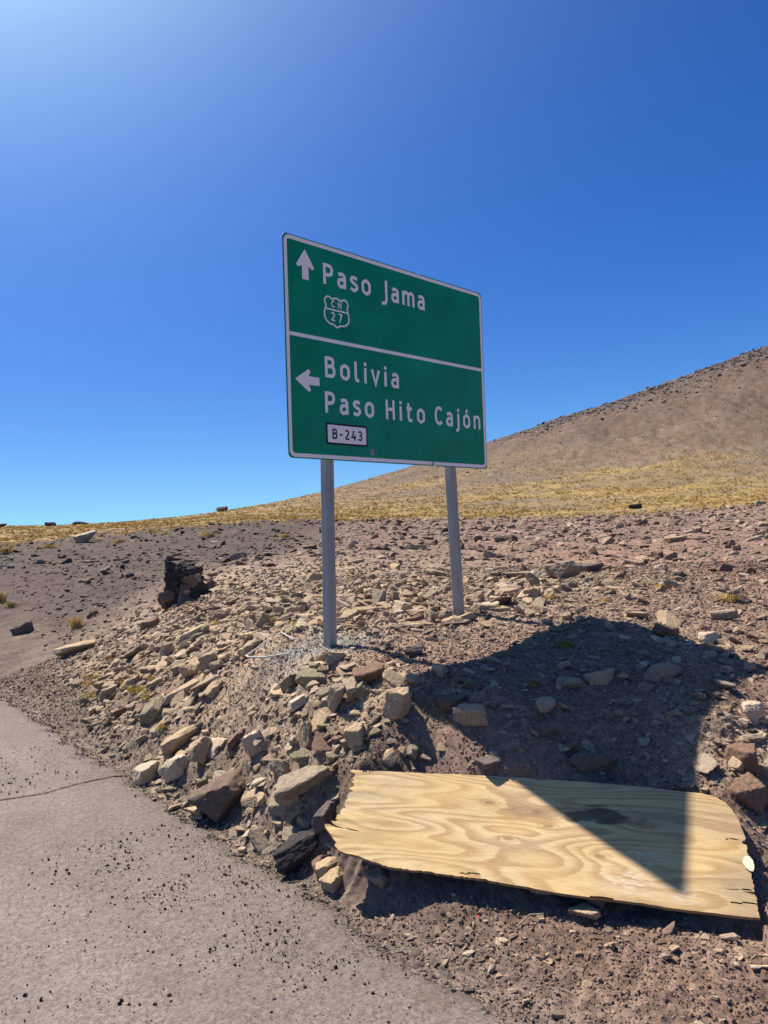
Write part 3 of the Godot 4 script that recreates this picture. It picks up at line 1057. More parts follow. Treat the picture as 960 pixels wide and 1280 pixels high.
func build_plywood() -> void:
	var face := mat(Color(1, 1, 1), 0.75)
	face.albedo_texture = wood_texture()
	var edge := mat(Color(0.30, 0.20, 0.11), 0.9)
	var t := thing("plywood_sheet", PLY_AT)
	tag(t, "broken pale plywood sheet with torn left end lying on the bank", "plywood")
	var nrm := PLY_S.cross(PLY_T).normalized()
	if nrm.y < 0.0:
		nrm = -nrm
	var left := [[0.0, 1.0], [0.07, 0.994], [0.255, 0.987], [0.40, 0.986], [0.524, 0.992], [0.65, 1.005], [0.715, 1.020], [0.745, 0.996], [0.765, 1.03], [0.80, 1.022], [0.86, 1.0], [1.0, 0.97]]
	var right := [[0.0, 0.022], [0.035, 0.002], [0.147, -0.014], [0.31, -0.019], [0.56, -0.011], [1.0, 0.0]]
	var top := [[0.0, 0.0], [0.02, -0.02], [0.06, -0.05], [0.25, -0.07], [0.412, -0.079], [0.7, -0.05], [1.0, 0.0]]
	var low := [[0.0, 1.0], [0.173, 1.005], [0.406, 0.994], [0.591, 0.964], [0.823, 0.957], [0.90, 0.905], [0.974, 0.855], [1.03, 0.80]]
	var na := 170
	var nb := 90
	var tops := PackedVector3Array()
	var lows := PackedVector3Array()
	var uv := PackedVector2Array()
	for j in nb + 1:
		var b := j / float(nb)
		var torn := 0.010 * lump.get_noise_2d(b * 9.0, 3.0) + 0.007 * absf(fine.get_noise_2d(b * 34.0, 11.0)) + 0.03 * maxf(0.0, lump.get_noise_2d(b * 17.0, 31.0) - 0.25)
		var sl := along(left, b) - torn
		var sr := along(right, b) + 0.003 * fine.get_noise_2d(b * 24.0, 71.0)
		if b > 0.80 and b < 0.82:
			sr += 0.025
		if b > 0.38 and b < 0.42:
			sr += 0.008
		for i in na + 1:
			var a := lerpf(sr, sl, i / float(na))
			var s := a * 1.95
			var lo := along(low, a)
			lo -= 0.014 * maxf(0.0, lump.get_noise_2d(s * 6.0, 21.0)) + (0.014 * absf(fine.get_noise_2d(s * 30.0, 5.0))) * smooth(0.9, 1.3, s)
			var hi := along(top, a) + 0.004 * fine.get_noise_2d(s * 20.0, 9.0)
			var tt := lerpf(hi, lo, b)
			var warp := 0.005 * lump.get_noise_2d(s * 1.3, tt * 1.6)
			warp += 0.005 * pow(maxf(s - 1.6, 0.0) / 0.35, 2.0) * fine.get_noise_2d(s * 3.0, tt * 8.0)
			var p := ply_point(a, tt) + nrm * warp
			tops.append(p)
			lows.append(p - nrm * 0.014)
			uv.append(Vector2((s + 0.05) / 2.05, (tt * 0.96 + 0.1) / 1.1))
	var st := st_new()
	var row := na + 1
	# splits along the grain: cells left out, so that one looks through
	var gone := {}
	for q in [[104, 86, 9], [52, 89, 9], [1, 71, 5], [0, 80, 9], [159, 66, 11], [2, 34, 4]]:
		for k in q[2]:
			gone[Vector2i(q[0] + k, clampi(q[1] + (1 if k > q[2] / 2 else 0), 0, nb - 1))] = true
	for j in nb:
		for i in na:
			if gone.has(Vector2i(i, j)):
				continue
			var q := [j * row + i, j * row + i + 1, (j + 1) * row + i + 1, (j + 1) * row + i]
			for f in [[0, 1, 2], [0, 2, 3]]:
				var n := (tops[q[f[1]]] - tops[q[f[0]]]).cross(tops[q[f[2]]] - tops[q[f[0]]])
				var order: Array = [f[0], f[2], f[1]] if n.dot(nrm) > 0.0 else f
				for k in order:
					st.set_normal(nrm if n.length() < 1e-12 else n.normalized() * signf(n.dot(nrm)))
					st.set_uv(uv[q[k]])
					st.add_vertex(tops[q[k]])
	put("face_veneer", st.commit(), face, t)
	st = st_new()
	for j in nb:
		for i in na:
			if gone.has(Vector2i(i, j)):
				continue
			var q := [j * row + i, j * row + i + 1, (j + 1) * row + i + 1, (j + 1) * row + i]
			tri(st, lows[q[0]], lows[q[1]], lows[q[2]], -nrm)
			tri(st, lows[q[0]], lows[q[2]], lows[q[3]], -nrm)
	var mid := (tops[0] + tops[tops.size() - 1]) / 2.0
	for e in range(2 * (na + nb)):
		var a: int
		var b: int
		if e < na:
			a = e
			b = e + 1
		elif e < 2 * na:
			a = nb * row + e - na
			b = a + 1
		elif e < 2 * na + nb:
			a = (e - 2 * na) * row
			b = a + row
		else:
			a = (e - 2 * na - nb) * row + na
			b = a + row
		var n := (tops[b] - tops[a]).cross(nrm).normalized()
		if n.dot(tops[a] - mid) < 0.0:
			n = -n
		tri(st, tops[a], tops[b], lows[b], n)
		tri(st, tops[a], lows[b], lows[a], n)
	put("sheet_core", st.commit(), edge, t)
	# a pale splinter standing off the right end
	st = st_new()
	var sp := []
	for k in 9:
		var a := TAU * k / 9.0
		sp.append(ply_point(-0.008 + 0.012 * cos(a), 0.58 + 0.065 * sin(a)) + nrm * (0.004 + 0.006 * sin(a * 2.0)))
	for k in range(1, 8):
		tri(st, sp[0], sp[k], sp[k + 1], nrm)
	put("splinter", st.commit(), mat(Color(0.72, 0.63, 0.46), 0.8), t)


# ---------------------------------------------------------------- the bent white frame

func tube(st: SurfaceTool, path: PackedVector3Array, r: float, sides := 7) -> void:
	var prev := []
	for i in path.size():
		var d := (path[mini(i + 1, path.size() - 1)] - path[maxi(i - 1, 0)]).normalized()
		var u := d.cross(Vector3.UP if absf(d.y) < 0.9 else Vector3.RIGHT).normalized()
		var v := u.cross(d)
		var ring := []
		for k in sides:
			var a := TAU * k / sides
			ring.append([path[i] + (u * cos(a) + v * sin(a)) * r, u * cos(a) + v * sin(a)])
		if i > 0:
			for k in sides:
				var n := (k + 1) % sides
				tri(st, prev[k][0], prev[n][0], ring[n][0], (prev[k][1] + ring[n][1]).normalized())
				tri(st, prev[k][0], ring[n][0], ring[k][0], (prev[k][1] + ring[n][1]).normalized())
		else:
			for k in range(1, sides - 1):
				tri(st, ring[0][0], ring[k][0], ring[k + 1][0], -d)
		prev = ring
	var e := (path[-1] - path[-2]).normalized()
	for k in range(1, sides - 1):
		tri(st, prev[0][0], prev[k][0], prev[k + 1][0], e)


func build_frame() -> void:
	# front bar, left bar, back bar of a rod bent open
	var path := PackedVector3Array()
	for q in [[-0.722, 0.800, -5.532], [-0.944, 0.775, -5.766], [-1.077, 0.765, -5.878], [-1.109, 0.768, -5.938], [-1.058, 0.790, -6.168], [-0.964, 0.825, -6.370], [-0.929, 0.835, -6.358], [-0.882, 0.840, -6.305], [-0.755, 0.860, -6.068]]:
		path.append(Vector3(q[0], maxf(q[1] + 0.012, ground(q[0], q[2]) + 0.014), q[2]))
	var st := st_new()
	tube(st, path, 0.007)
	var o := put("bent_frame", st.commit(), M.frame)
	tag(o, "white metal rod frame, bent open, lying beside the near sign post", "metal frame")


# ---------------------------------------------------------------- stones

func ico(level: int) -> Array:
	var g := (1.0 + sqrt(5.0)) / 2.0
	var v: Array[Vector3] = []
	for p in [[-1, g, 0], [1, g, 0], [-1, -g, 0], [1, -g, 0], [0, -1, g], [0, 1, g], [0, -1, -g], [0, 1, -g], [g, 0, -1], [g, 0, 1], [-g, 0, -1], [-g, 0, 1]]:
		v.append(Vector3(p[0], p[1], p[2]).normalized())
	var f := [[0, 11, 5], [0, 5, 1], [0, 1, 7], [0, 7, 10], [0, 10, 11], [1, 5, 9], [5, 11, 4], [11, 10, 2], [10, 7, 6], [7, 1, 8], [3, 9, 4], [3, 4, 2], [3, 2, 6], [3, 6, 8], [3, 8, 9], [4, 9, 5], [2, 4, 11], [6, 2, 10], [8, 6, 7], [9, 8, 1]]
	for l in level:
		var mid := {}
		var out := []
		for t in f:
			var m := []
			for k in 3:
				var a: int = mini(t[k], t[(k + 1) % 3])
				var b: int = maxi(t[k], t[(k + 1) % 3])
				var key := a * 100000 + b
				if not mid.has(key):
					mid[key] = v.size()
					v.append((v[a] + v[b]).normalized())
				m.append(mid[key])
			out.append_array([[t[0], m[0], m[2]], [t[1], m[1], m[0]], [t[2], m[2], m[1]], [m[0], m[1], m[2]]])
		f = out
	return [v, f]


# a broken stone: a ball cut by flat faces, roughened; about 1 across
func rock_mesh(seed_: int, level: int, cuts: int, rough: float) -> ArrayMesh:
	var r := RandomNumberGenerator.new()
	r.seed = seed_
	var n := noise(1.0, seed_, FastNoiseLite.TYPE_SIMPLEX_SMOOTH, 3)
	var planes := []
	for k in cuts:
		var d := Vector3(r.randfn(), r.randfn() * 0.7, r.randfn()).normalized()
		planes.append([d, r.randf_range(0.40, 0.86)])
	for q in [1.0, -1.0]:       # bedding faces
		planes.append([Vector3(r.randf_range(-0.12, 0.12), q, r.randf_range(-0.12, 0.12)).normalized(), r.randf_range(0.42, 0.6)])
	var g := ico(level)
	var v: Array[Vector3] = []
	var most := 0.0
	for d in g[0]:
		var m := 1.05
		for p in planes:
			var c: float = p[0].dot(d)
			if c > 0.05:
				m = minf(m, p[1] / c)
		m *= 1.0 + rough * 1.5 * n.get_noise_3d(d.x * 1.7, d.y * 1.7, d.z * 1.7) + rough * 1.3 * n.get_noise_3d(d.x * 4.0, d.y * 9.0, d.z * 4.0)
		v.append(d * m)
	var lo := v[0]
	var hi := v[0]
	for p in v:
		lo = lo.min(p)
		hi = hi.max(p)
	var size := hi - lo
	var c := (hi + lo) / 2.0
	var nor: Array[Vector3] = []
	nor.resize(v.size())
	for i in v.size():
		v[i] = (v[i] - c) / size
	for t in g[1]:
		var fn := (v[t[1]] - v[t[0]]).cross(v[t[2]] - v[t[0]])
		if fn.dot(v[t[0]] + v[t[1]] + v[t[2]]) < 0.0:
			fn = -fn
		for k in t:
			nor[k] += fn
	var st := st_new()
	for t in g[1]:
		var fn := (v[t[1]] - v[t[0]]).cross(v[t[2]] - v[t[0]])
		var good := fn.dot(v[t[0]] + v[t[1]] + v[t[2]]) > 0.0
		var flatn := (fn if good else -fn).normalized()
		for k in ([t[0], t[2], t[1]] if good else t):
			st.set_normal((nor[k].normalized() * 0.3 + flatn * 0.7).normalized() if level > 1 else flatn)
			st.add_vertex(v[k])
	return st.commit()


func seen(p: Vector3) -> Vector3:
	var q := cam_basis.inverse() * (p - Vector3(0, EYE, 0))
	if q.z > -0.1:
		return Vector3(-9999, -9999, 0)
	return Vector3(480.0 + 961.0 * q.x / -q.z, 640.0 - 961.0 * q.y / -q.z, -q.z)


func slope_basis(x: float, z: float, step := 0.12, level := 0.4) -> Basis:
	var a := Vector3(2 * step, ground(x + step, z) - ground(x - step, z), 0)
	var b := Vector3(0, ground(x, z + step) - ground(x, z - step), 2 * step)
	var n := b.cross(a).normalized().lerp(Vector3.UP, level).normalized()
	var f := Vector3.RIGHT.slide(n).normalized()
	return Basis(f, n, f.cross(n))


# a stone that stands on the ground at (x, z): size, turn and tilt in degrees, share of the height sunk
func stone(called: String, label: String, category: String, x: float, z: float, size: Vector3, turn: float, tilt: float, tone: String, k: int, sunk := 0.22, group := "") -> MeshInstance3D:
	var o := put(called, rocks[k % rocks.size()], M[tone])
	var b := slope_basis(x, z, 0.12, 0.65) * Basis(Vector3.UP, deg_to_rad(turn)) * Basis(Vector3.BACK, deg_to_rad(tilt))
	o.transform = Transform3D(b * Basis.from_scale(size), Vector3(x, ground(x, z) + size.y * (0.5 - sunk), z))
	tag(o, label, category, group)
	return o


func build_cairn() -> void:
	# heaped loosely; dark on the side towards the road
	var at := Vector3(-2.915, 0, -11.11)
	at.y = ground(at.x, at.z) - 0.03
	var t := thing("stone_pile", at)
	tag(t, "knee-high dark boulder with dark stones heaped round it, left of the sign", "stone pile")
	var r := RandomNumberGenerator.new()
	r.seed = 5
	var k := 0
	for layer in 3:
		var count: int = [10, 8, 5][layer]
		for i in count:
			var a := TAU * (i + 0.37 * layer) / count + r.randf_range(-0.3, 0.3)
			var rad: float = [0.24, 0.20, 0.17, 0.12, 0.06][layer] * r.randf_range(0.7, 1.1)
			var s := Vector3(r.randf_range(0.16, 0.34), r.randf_range(0.11, 0.22), r.randf_range(0.14, 0.27))
			var o := put("stone", rocks[(k * 3 + layer) % rocks.size()], M[["dark grey", "dark grey", "mauve", "dark grey", "brown", "dark grey", "dark grey"][k % 7]], t)
			o.transform = Transform3D(Basis.from_euler(Vector3(r.randf_range(-0.8, 0.8), r.randf() * TAU, r.randf_range(-0.8, 0.8))) * Basis.from_scale(s), Vector3(cos(a) * rad * 1.2, 0.05 + 0.12 * layer + r.randf_range(-0.02, 0.02), sin(a) * rad))
			k += 1
	var core := put("boulder", rock_mesh(777, 3, 18, 0.15), M["dark grey"], t)
	core.transform = Transform3D(Basis.from_euler(Vector3(0.25, 0.7, -0.15)) * Basis.from_scale(Vector3(0.56, 0.60, 0.48)), Vector3(0.0, 0.27, 0.02))
	for q in [[0.17, 0.34, 0.12, 0.15, "grey tan"], [0.05, 0.12, 0.21, 0.17, "tan"], [-0.02, 0.3, 0.0, 0.3, "dark grey"]]:
		var o := put("stone", rocks[(k * 5) % rocks.size()], M[q[4]], t)
		o.transform = Transform3D(Basis(Vector3.UP, k) * Basis.from_scale(Vector3.ONE * float(q[3])), Vector3(q[0], q[1], q[2]))
		k += 1


func build_boulders() -> void:
	# called, label, category, x, z, size, turn, tilt, tone, variant, share sunk
	for b in [
		["boulder", "big brown boulder at the foot of the bank, the largest stone by the road edge", "boulder", -1.035, -4.692, Vector3(0.43, 0.20, 0.28), 4, 6, "brown", 0, 0.22],
		["flat_stone", "large tan slab tilted up on the bank face, dark shadow under its right end", "flat stone", -0.475, -4.171, Vector3(0.36, 0.10, 0.20), -6, 12, "grey tan", 3, 0.05],
		["rock", "blocky brown rock just below the large tilted tan slab", "rock", -0.597, -4.235, Vector3(0.19, 0.12, 0.15), -14, 8, "grey tan", 5, 0.2],
		["boulder", "black rounded boulder left of the torn end of the plywood", "boulder", -0.513, -3.935, Vector3(0.25, 0.14, 0.17), 18, 8, "dark grey", 6, 0.2],
		["rock", "dark brown wedge rock between the tilted slab and the plywood corner", "rock", -0.373, -3.967, Vector3(0.18, 0.10, 0.12), 32, 10, "mauve", 7, 0.15],
		["rock", "upright tan rock on the left edge of the sign's shadow", "rock", 0.048, -4.239, Vector3(0.16, 0.17, 0.14), 30, -14, "tan", 2, 0.2],
		["rock", "tan rock inside the sign's shadow, the one nearest its left corner", "rock", 0.413, -4.052, Vector3(0.19, 0.12, 0.15), -20, 6, "grey tan", 4, 0.2],
		["boulder", "pale flat-topped boulder alone on the far left flat", "boulder", -16.2, -41.6, Vector3(1.35, 0.62, 0.9), 10, 8, "pale", 8, 0.15],
		["flat_stone", "dark flat slab on top of the stone heap right of the sign", "flat stone", 1.63, -9.32, Vector3(0.40, 0.12, 0.3), 4, 3, "grey tan", 9, 0.0],
		["flat_stone", "greenish leaning slab low on the bank near the road's far edge", "flat stone", -1.973, -6.379, Vector3(0.30, 0.13, 0.34), 30, 24, "olive", 10, 0.15],
		["rock", "pale cream rock at the road edge, left of the big brown boulder", "rock", -1.757, -5.494, Vector3(0.22, 0.13, 0.18), 12, 8, "pale", 11, 0.2],
		["rock", "pale cream rock touching the upper left of the big brown boulder", "rock", -1.501, -5.307, Vector3(0.2, 0.15, 0.16), -24, 10, "pale", 1, 0.2],
		["flat_stone", "thick orange-tan slab lying above the big brown boulder", "flat stone", -1.544, -5.622, Vector3(0.29, 0.1, 0.17), 6, 15, "tan", 12, 0.1],
		["rock", "orange-tan split rock leaning on the back of the big brown boulder", "rock", -1.305, -5.230, Vector3(0.21, 0.15, 0.17), 36, 18, "tan", 13, 0.2],
		["rock", "pale pitted upright rock left of the large tilted tan slab", "rock", -0.857, -4.776, Vector3(0.14, 0.17, 0.12), 12, 5, "pale", 4, 0.2],
		["flat_stone", "long tan slab mid bank, longest of the flat stones there", "flat stone", -1.745, -6.406, Vector3(0.38, 0.08, 0.16), 14, 14, "tan", 5, 0.05],
		["flat_stone", "grey slab lying against the right end of the long tan slab", "flat stone", -1.470, -6.138, Vector3(0.27, 0.07, 0.13), 20, 16, "grey tan", 9, 0.05],
		["rock", "dark stone where the near post's shadow meets the sign's shadow", "rock", 0.154, -5.032, Vector3(0.12, 0.07, 0.09), 0, 0, "mauve", 6, 0.15],
		["rock", "tall narrow brown rock standing upright below the near post", "rock", -0.322, -4.480, Vector3(0.10, 0.17, 0.12), 20, -24, "grey tan", 8, 0.15],
		["rock", "dark overhung rock right of the tall upright brown rock", "rock", -0.129, -4.605, Vector3(0.2, 0.09, 0.16), 5, 6, "reddish", 3, 0.0],
		["flat_stone", "pale squarish slab on the bank between frame and tilted slab", "flat stone", -0.584, -4.723, Vector3(0.17, 0.07, 0.13), -10, 10, "pale", 7, 0.1],
		["rock", "rounded tan rock above the plywood's upper left corner", "rock", -0.193, -4.122, Vector3(0.14, 0.12, 0.12), 40, 0, "tan", 11, 0.2],
		["rock", "tan rock under the plywood's torn tip, upper of two", "rock", -0.347, -3.754, Vector3(0.12, 0.06, 0.09), 12, 5, "tan", 12, 0.2],
		["rock", "tan rock under the plywood's torn tip, lower of two near the asphalt", "rock", -0.306, -3.666, Vector3(0.13, 0.08, 0.1), 30, 8, "tan", 2, 0.25],
		["rock", "brown rock half buried under the plywood's lower left edge", "rock", -0.111, -3.545, Vector3(0.14, 0.08, 0.1), -12, 4, "grey tan", 9, 0.3],
		["rock", "reddish rock wedged between the black boulder and the sheet", "rock", -0.389, -3.812, Vector3(0.11, 0.07, 0.09), 50, 10, "reddish", 13, 0.2],
		["rock", "flat tan rock at the road edge in front of the big brown boulder", "rock", -1.230, -4.747, Vector3(0.14, 0.07, 0.1), -8, 4, "tan", 9, 0.2],
		["rock", "broad shaded rock in the sign's shadow, largest near its right corner", "rock", 1.605, -4.565, Vector3(0.26, 0.11, 0.18), 0, 4, "grey tan", 10, 0.25],
		["rock", "shaded tan pebble-like rock in the middle of the sign's shadow", "rock", 0.803, -4.127, Vector3(0.13, 0.07, 0.1), 30, 5, "tan", 6, 0.2],
		["rock", "shaded flat rock high in the middle of the sign's shadow", "rock", 1.024, -4.467, Vector3(0.15, 0.06, 0.11), -16, 0, "grey tan", 12, 0.2],
		["rock", "dark rock behind the plywood's top edge inside the shadow", "rock", 0.489, -3.826, Vector3(0.19, 0.05, 0.08), 5, 0, "mauve", 2, 0.5],
		["rock", "low brown rock touching the plywood's top edge in the shadow", "rock", 0.961, -3.823, Vector3(0.22, 0.09, 0.12), -10, 0, "brown", 13, 0.3],
		["rock", "cream angular rock at the picture's right, just outside the shadow's corner", "rock", 1.920, -4.150, Vector3(0.13, 0.11, 0.11), 15, 12, "pale", 1, 0.2],
		["rock", "tan wedge rock beside the plywood's upper right corner", "rock", 1.658, -3.728, Vector3(0.17, 0.12, 0.14), -35, 14, "reddish", 5, 0.15],
		["rock", "large reddish rock against the plywood's right end", "rock", 1.612, -3.542, Vector3(0.20, 0.13, 0.16), 24, 10, "reddish", 0, 0.25],
		["rock", "pale tan lone rock on the reddish flat far right", "rock", 5.73, -15.16, Vector3(0.42, 0.16, 0.3), 0, 4, "tan", 3, 0.1],
		["rock", "tan stone peeping out under the middle of the plywood's front edge", "rock", 0.594, -3.294, Vector3(0.11, 0.06, 0.09), 0, 0, "tan", 4, 0.15],
		["rock", "dark grey round stone in front of the plywood's lower edge", "rock", 0.804, -3.191, Vector3(0.09, 0.07, 0.08), 30, 0, "mauve", 8, 0.15],
		["rock", "flat cream stone in front of the dark grey round stone", "rock", 0.736, -3.145, Vector3(0.13, 0.045, 0.1), 10, 4, "tan", 9, 0.15],
		["rock", "standing shield-shaped rock among rubble left of the frame", "rock", -2.26, -7.8, Vector3(0.16, 0.22, 0.13), 10, -8, "grey tan", 7, 0.2],
		["rock", "round shaded rock with a flat face, left of the bent frame", "rock", -1.51, -6.54, Vector3(0.18, 0.16, 0.15), 50, 0, "grey tan", 2, 0.2],
		["rock", "dark tilted stone at the far left edge of the rubble", "rock", -6.09, -12.8, Vector3(0.36, 0.2, 0.25), 5, 14, "mauve", 1, 0.2],
		["flat_stone", "broad low tan slab at the left margin of the rubble", "flat stone", -4.2, -10.4, Vector3(0.55, 0.12, 0.4), 0, 6, "tan", 12, 0.1],
		["flat_stone", "slanting tan slab in the upper rubble below the dark stone pile", "flat stone", -2.04, -7.96, Vector3(0.37, 0.1, 0.22), 14, 14, "tan", 5, 0.05],
		["flat_stone", "flat grey slab in the stone heap right of the far post", "flat stone", 1.61, -7.57, Vector3(0.27, 0.07, 0.2), 0, 4, "grey tan", 10, 0.05],
		["rock", "pale broad rock in the middle of the stone heap right of the sign", "rock", 2.1, -9.2, Vector3(0.42, 0.22, 0.3), -12, 6, "grey tan", 0, 0.15],
		["flat_stone", "dark layered slab at the right end of the stone heap", "flat stone", 2.64, -9.9, Vector3(0.3, 0.12, 0.25), 10, 6, "mauve", 3, 0.05],
		["flat_stone", "flat dark slab just behind the shadow's top edge", "flat stone", 1.939, -6.006, Vector3(0.17, 0.06, 0.13), 0, 3, "grey tan", 9, 0.1],
		["flat_stone", "dark flat slab behind the shadow's right corner", "flat stone", 2.674, -6.207, Vector3(0.22, 0.08, 0.16), 6, 5, "grey tan", 4, 0.1],
		["rock", "pale cracked rock on the right edge of the sign's shadow", "rock", 2.238, -5.444, Vector3(0.2, 0.1, 0.15), 14, 6, "pale", 13, 0.15],
		["rock", "small dark rock alone near the skyline left of the sign", "rock", -24.8, -118.0, Vector3(1.7, 0.9, 1.2), 0, 0, "mauve", 6, 0.15],
		["rock", "dark low rock on the far left skyline, right one of two", "rock", -44.0, -101.0, Vector3(1.5, 0.7, 1.1), 0, 0, "mauve", 2, 0.15],
		["rock", "dark low rock on the far left skyline at the picture's edge", "rock", -46.2, -92.5, Vector3(1.6, 0.7, 1.2), 0, 0, "mauve", 8, 0.15],
		["rock", "wide dark rock on the left skyline between the others", "rock", -41.5, -105.0, Vector3(2.2, 0.5, 1.2), 0, 0, "mauve", 10, 0.15],
		["rock", "dark angular rock on the boundary of the grass slope at right", "rock", 17.6, -54.0, Vector3(0.9, 0.45, 0.7), 0, 0, "dark grey", 4, 0.15],
		["pebble", "dark grey pebble lying on the open asphalt, nearest the camera", "stone", -1.449, -3.80, Vector3(0.055, 0.05, 0.05), 20, 0, "dark grey", 6, 0.05],
		["pebble", "dark pebble on the asphalt just below the transverse crack", "stone", -2.01, -5.05, Vector3(0.05, 0.045, 0.05), 0, 0, "dark grey", 2, 0.05],
		["pebble", "dark pebble on the asphalt left of the big brown boulder's foot", "stone", -1.18, -4.23, Vector3(0.042, 0.045, 0.04), 70, 0, "dark grey", 8, 0.05],
	]:
		stone(b[0], b[1], b[2], b[3], b[4], b[5], b[6], b[7], b[8], b[9], b[10])


func on_screen(p: Vector3, m := 0.0) -> bool:
	var s := seen(p)
	return s.z > 0.0 and s.x > -m and s.x < 960.0 + m and s.y > -m and s.y < 1280.0 + m


const LANDMARKS := [
	["the near sign post", -0.43, -5.56], ["the far sign post", 0.60, -6.57], ["the bent white frame", -0.85, -5.55], ["the big brown boulder", -1.02, -4.66], ["the tilted tan slab", -0.475, -4.17],
	["the black boulder", -0.51, -3.94], ["the dark stone pile", -2.92, -11.1], ["the plywood's torn end", -0.25, -3.8], ["the plywood's right end", 1.45, -3.35], ["the heap's flat dark slab", 1.63, -9.3],
	["the shadow's right corner", 2.4, -4.95], ["the shadow's left corner", 0.04, -4.4], ["the long tan slab", -1.7, -6.32], ["the greenish slab", -1.97, -6.36], ["the standing shield-shaped rock", -2.26, -7.8],
	["the shadow's top edge", 1.55, -6.03], ["the lone pale tan rock", 5.73, -15.2], ["the pale far boulder", -16.2, -41.6], ["the dark tilted stone", -6.09, -12.8], ["the slanting tan slab", -2.04, -7.96],
]


